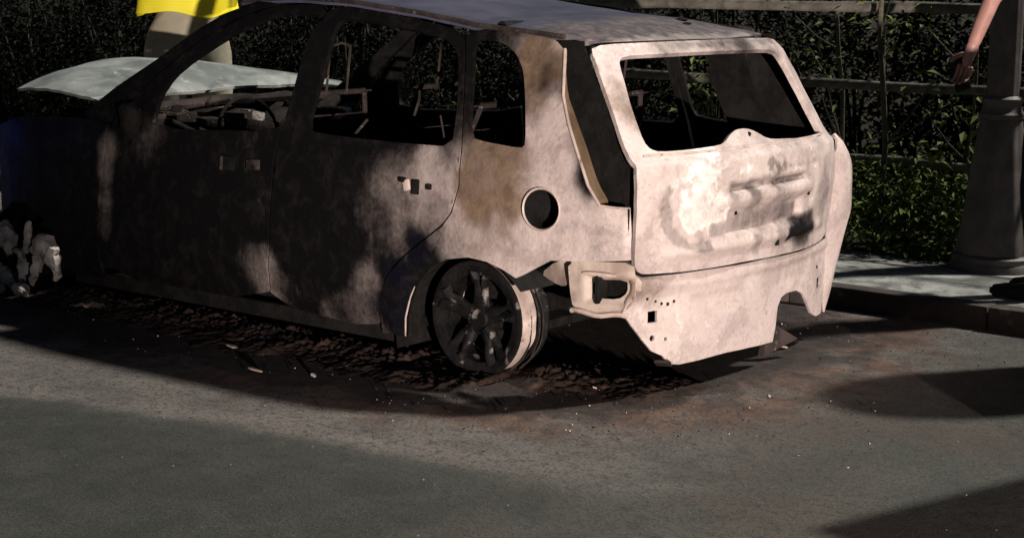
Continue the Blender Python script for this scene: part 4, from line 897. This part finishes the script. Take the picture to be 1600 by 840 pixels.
# ------------------------------------------------------------------ people
def skin_mesh(V, E, Rd, root=0, sub=2):
    me = bpy.data.meshes.new('skel'); me.from_pydata(V, E, []); o = bpy.data.objects.new('skel', me); COL.objects.link(o)
    md = o.modifiers.new('s', 'SKIN'); md.branch_smoothing = .4
    for i, s in enumerate(me.skin_vertices[0].data):
        s.radius = (Rd[i], Rd[i]) if not isinstance(Rd[i], tuple) else Rd[i]; s.use_root = i == root
    sb = o.modifiers.new('b', 'SUBSURF'); sb.levels = sub
    bpy.context.view_layer.update()
    ev = o.evaluated_get(bpy.context.evaluated_depsgraph_get()); m2 = ev.to_mesh()
    vs = [v.co.copy() for v in m2.vertices]; fs = [list(p.vertices) for p in m2.polygons]
    ev.to_mesh_clear(); bpy.data.objects.remove(o); bpy.data.meshes.remove(me)
    return vs, fs
def person(label, loc, rotz, scale, cloth, arms, legs=None, sleeve=True, vest=False, hands=None, group=None, bulk=1.0):
    t = thing('person', label, 'person', loc, rotz, group); t.scale = (scale,)*3 if not isinstance(scale, tuple) else scale
    L = legs or {'kl': (.02, .105, .50), 'al': (-.01, .11, .085), 'kr': (.02, -.105, .50), 'ar': (-.01, -.11, .085)}
    V, E, Rd, tag = [], [], [], []
    def j(p, r, par, tg):
        V.append(Vector(p)); Rd.append(r); tag.append(tg)
        if par is not None: E.append((par, len(V)-1))
        return len(V)-1
    pel = j((0, 0, .95), (.135, .135), None, 'leg'); wa = j((0, 0, 1.10), .128, pel, 'top'); ch = j((0, 0, 1.30), .145, wa, 'top'); nb = j((-.005, 0, 1.46), .075, ch, 'top'); nk = j((.01, 0, 1.54), .055, nb, 'skin')
    j((.015, 0, 1.60), .055, nk, 'skin')
    for s, c in ((1, 'l'), (-1, 'r')):
        hip = j((0, s*.095*bulk**.5, .86), .098*bulk, pel, 'leg'); k = j(L['k'+c], .068*bulk, hip, 'leg'); a = j(L['a'+c], .050*bulk, k, 'leg')
        sh = j((-.005, s*.185, 1.42), .066, ch, 'top'); el = j(arms['e'+c], .043, sh, 'top' if sleeve else 'skin'); wr = j(arms['w'+c], .029, el, 'top' if sleeve == 'long' else 'skin')
    vs, fs = skin_mesh([tuple(p) for p in V], E, Rd)
    segs = [(V[a], V[b], tag[b]) for a, b in E]
    mats = [M[cloth[0]], M[cloth[1]], M['skin']]
    def near(p):
        best = None
        for a, b, tg in segs:
            ab = b-a; q = max(0, min(1, (p-a).dot(ab)/ab.length_squared)); dd = (p-(a+ab*q)).length
            if best is None or dd < best[0]: best = (dd, tg, q)
        return best
    fm = []
    for f_ in fs:
        c = sum((vs[i] for i in f_), Vector())/len(f_); b_ = near(c)
        fm.append({'leg': 1, 'top': 0, 'skin': 2}[b_[1]] if not (b_[1] == 'leg' and c.z > .99) else 0)
    # cloth folds
    vs = [v+Vector((noise.noise(v*9), noise.noise(v*9+Vector((7, 0, 0))), 0))*.010 if near(v)[1] != 'skin' else v for v in vs]
    # head with a face
    bm = bmesh.new(); bmesh.ops.create_uvsphere(bm, u_segments=28, v_segments=20, radius=1)
    for v in bm.verts:
        x, y, z = v.co; v.co = Vector((x*.092*(1+.08*(x < 0)), y*.075, z*.118))
        if x > .4 and z < -.25: v.co.x += .010*(1-abs(y)*1.5)
        if z < -.3: v.co.y *= 1+.25*(z+.3); 
        for (yy, zz, rr, h) in ((0, -.08, .16, .026), (0, -.02, .12, .016), (0, .06, .10, .010), (.36, .10, .17, -.010), (-.36, .10, .17, -.010), (0, -.42, .22, .006), (0, -.36, .05, -.004)):
            if x > .3: v.co.x += h*math.exp(-((y-yy)**2+(z-zz)**2)/rr**2)
    k = len(vs); hc = Vector((.03, 0, 1.69))
    for v in bm.verts: v.index = v.index
    bm.verts.index_update(); vs += [hc+v.co for v in bm.verts]; fs += [[k+v.index for v in f_.verts] for f_ in bm.faces]; fm += [2]*len(bm.faces); bm.free()
    for s in (1, -1):
        bm = bmesh.new(); bmesh.ops.create_uvsphere(bm, u_segments=10, v_segments=8, radius=1); k = len(vs); bm.verts.index_update()
        vs += [hc+Vector((-.005+v.co.x*.020, s*.076+v.co.y*.009, v.co.z*.032)) for v in bm.verts]; fs += [[k+v.index for v in f_.verts] for f_ in bm.faces]; fm += [2]*len(bm.faces); bm.free()
    # hands: palm and five fingers
    for s, c in ((1, 'l'), (-1, 'r')):
        el, wr = Vector(arms['e'+c]), Vector(arms['w'+c]); dr = Vector((hands or {}).get(c, (wr-el))).normalized()
        side_ = Vector((1, 0, 0)) if abs(dr.x) < .8 else Vector((0, 0, 1)); side_ = (side_-dr*side_.dot(dr)).normalized(); nrm = dr.cross(side_)*s
        pv, pf = skin_mesh([tuple(wr-(wr-el).normalized()*.05), tuple(wr+dr*.005), tuple(wr+dr*.04), tuple(wr+dr*.085)], [(0, 1), (1, 2), (2, 3)], [.030, .029, (.036, .023), (.038, .017)])
        k = len(vs); vs += pv; fs += [[k+i for i in f_] for f_ in pf]; fm += [2]*len(pf)
        for q, (off, ln, cu) in enumerate(((.030, .070, .55), (.011, .080, .75), (-.009, .075, .9), (-.027, .060, 1.0))):
            b = wr+dr*.070+side_*off; p1 = b+dr*(.025+ln*.38); d2 = (dr-nrm*cu).normalized(); p2 = p1+d2*ln*.38; d3 = (dr-nrm*cu*2.2).normalized(); p3 = p2+d3*ln*.30
            pv, pf = skin_mesh([tuple(b), tuple(p1), tuple(p2), tuple(p3)], [(0, 1), (1, 2), (2, 3)], [.0105, .0095, .0085, .007], sub=1)
            k = len(vs); vs += pv; fs += [[k+i for i in f_] for f_ in pf]; fm += [2]*len(pf)
        b = wr+dr*.025+side_*.022; p1 = b+(dr*.6+side_*.8-nrm*.3).normalized()*.042; p2 = p1+(dr*.9+side_*.35-nrm*.4).normalized()*.034
        pv, pf = skin_mesh([tuple(b), tuple(p1), tuple(p2)], [(0, 1), (1, 2)], [.014, .011, .008], sub=1)
        k = len(vs); vs += pv; fs += [[k+i for i in f_] for f_ in pf]; fm += [2]*len(pf)
    mesh_obj('body', vs, fs, None, t, True, mats, fm)
    # hair
    bm = bmesh.new(); bmesh.ops.create_uvsphere(bm, u_segments=24, v_segments=16, radius=1)
    bmesh.ops.delete(bm, geom=[v for v in bm.verts if v.co.z < -.35 or (v.co.x > .35 and v.co.z < .45)], context='VERTS')
    for v in bm.verts: v.co = hc+Vector((v.co.x*.104-.004, v.co.y*.083, v.co.z*.128))*(1+.0*v.co.x)+Vector((noise.noise(v.co*8), 0, noise.noise(v.co*8+Vector((3, 3, 3)))))*.004
    hm = MB(); hm.bm(bm); hm.build('hair', M['hair'], t)
    for s, c in ((1, 'l'), (-1, 'r')):
        a = Vector(L['a'+c]); bm = bmesh.new(); bmesh.ops.create_cube(bm, size=2); bmesh.ops.subdivide_edges(bm, edges=list(bm.edges), cuts=3, use_grid_fill=True)
        for v in bm.verts:
            x, y, z = v.co; l = (x+1)/2; top = .115-.065*min(1, l*1.35)
            rr = 1-.35*max(0, l-.6)/.4-.12*(1-l); v.co = Vector((-.085+.29*l, y*.048*rr*(1-.15*(z > .5)), (z+1)/2*top))
        bmesh.ops.bevel(bm, geom=[e for e in bm.edges if len(e.link_faces) == 2 and e.calc_face_angle(0) > .6], offset=.012, segments=2, affect='EDGES')
        sm = MB(); sm.bm(bm, (a.x, a.y, 0)); sm.build('shoe', M['shoe'], t)
    if vest:
        v_, f_ = [], []; n = 40; rows = [(1.47, .11, .16), (1.42, .145, .21), (1.34, .165, .215), (1.25, .168, .205), (1.17, .178, .225), (1.11, .183, .228), (1.075, .188, .235)]
        for ri, (z, a, b) in enumerate(rows):
            for i in range(n):
                q = 2*math.pi*i/n; fo = 1+.05*(ri/6)**1.5*math.sin(q*5+1)+.03*(ri/6)*math.sin(q*9)
                v_.append((a*math.cos(q)*fo, b*math.sin(q)*fo, z-(.016*math.sin(q*3+.7)+.010*math.sin(q*5))*(ri/6)**2))
        for ri in range(len(rows)-1):
            for i in range(n): i2 = (i+1) % n; f_.append([ri*n+i, (ri+1)*n+i, (ri+1)*n+i2, ri*n+i2])
        fm_ = [1 if ri == 3 else 0 for ri in range(len(rows)-1) for i in range(n)]
        ve = mesh_obj('hi_vis_vest', v_, f_, None, t, True, [M['yellow'], M['reflect']], fm_)
        so_ = ve.modifiers.new('t', 'SOLIDIFY'); so_.thickness = .006; so_.offset = 1
        sd = ve.modifiers.new('s', 'SUBSURF'); sd.levels = sd.render_levels = 2
    return t
down = {'el': (-.03, .23, 1.13), 'wl': (.05, .25, .89), 'er': (-.03, -.23, 1.13), 'wr': (.05, -.25, .89)}
person('person in a yellow hi-vis vest and beige trousers standing beyond the raised bonnet', (4.46, -1.66, .095), R(150), (1.25, 1.40, 1.10), ('beige', 'beige'), {'el': (.06, .25, 1.20), 'wl': (.25, .10, 1.28), 'er': (.06, -.25, 1.20), 'wr': (.25, -.08, 1.25)}, sleeve='long', vest=True, bulk=1.38)
ARM = (-1.30, -1.83, .095); AS = 1.02
lc = lambda p: tuple((Vector(p)-Vector(ARM))/AS)
person('person in dark navy clothes beside the lamp post with one bare forearm reaching out', ARM, 0, AS, ('navy', 'navy'),
       {'el': lc((-1.085, -1.62, 1.475)), 'wl': lc((-.985, -1.62, 1.215)), 'er': (-.03, -.23, 1.13), 'wr': (.05, -.25, .89)}, sleeve=True, hands={'l': (.10, .02, -.40)})
# held thing in the reaching hand
bm = bmesh.new(); bmesh.ops.create_cube(bm, size=1); bmesh.ops.scale(bm, vec=(.075, .011, .15), verts=bm.verts); bmesh.ops.bevel(bm, geom=list(bm.edges), offset=.004, segments=2, affect='EDGES')
mb = MB(); mb.bm(bm, (-.935, -1.622, 1.10), Matrix.Rotation(R(20), 3, 'Y')); ph = mb.build('phone', M['shoe']); ph['label'] = 'dark phone held in the reaching hand beside the lamp post'; ph['category'] = 'phone'

# ------------------------------------------------------------------ unseen containers, made up right of the view to throw the two road shadows
bank = thing('dome_shadow_caster', 'made-up green bottle bank out of view, shaped to cast the rounded road shadow', 'container', (-2.17, -1.0, .004))
MB().lathe([(0, 0), (.29, 0), (.31, .04), (.30, .10), (.32, .30), (.34, .70), (.34, 1.05), (.34, 1.34), (.29, 1.53), (.19, 1.64), (.09, 1.68), (0, 1.69)], 40).build('body', M['green_plastic'], bank)
for a in (0.3, 2.4, 4.5):
    MB().lathe([(.10, .31), (.10, .335), (.085, .34), (.08, .31), (0, .31)], 20, 'Y').build('bottle_port', M['char'], bank).matrix_local = Matrix.Translation((0, 0, 1.2)) @ Matrix.Rotation(a, 4, 'Z')
MB().tube([(.05*math.cos(a), 0, 1.70+.05*math.sin(a)) for a in np.linspace(0, 6.28, 16)[:-1]], .012, 8, close=True).build('lifting_ring', M['iron'], bank)
bin_ = thing('box_shadow_caster', 'made-up grey waste container out of view, placed to cast the angular road shadow', 'container', (-3.02, .40, .004), R(-17))
bw = MB(); bm = bmesh.new(); bmesh.ops.create_cube(bm, size=2)
for v in bm.verts: k = 1 if v.co.z > 0 else .88; v.co = Vector((v.co.x*.40*k, v.co.y*.58*k, .47+v.co.z*.45))
bmesh.ops.bevel(bm, geom=list(bm.edges), offset=.03, segments=3, affect='EDGES'); bw.bm(bm); bw.build('body', M['grey_plastic'], bin_)
MB().box((0, 0, .955), (.43, .61, .065), bev=.03).build('lid', M['grey_plastic'], bin_)
for sx in (-.3, .3):
    for sy in (-.42, .42): MB().lathe([(0, -.02), (.075, -.02), (.08, -.01), (.08, .01), (.075, .02), (0, .02)], 20, 'Y', (sx, sy, .08)).build('wheel', M['char'], bin_)
MB().tube([(-.2, .60, .80), (-.2, .65, .80), (.2, .65, .80), (.2, .60, .80)], .014, 8).build('handle', M['iron'], bin_)
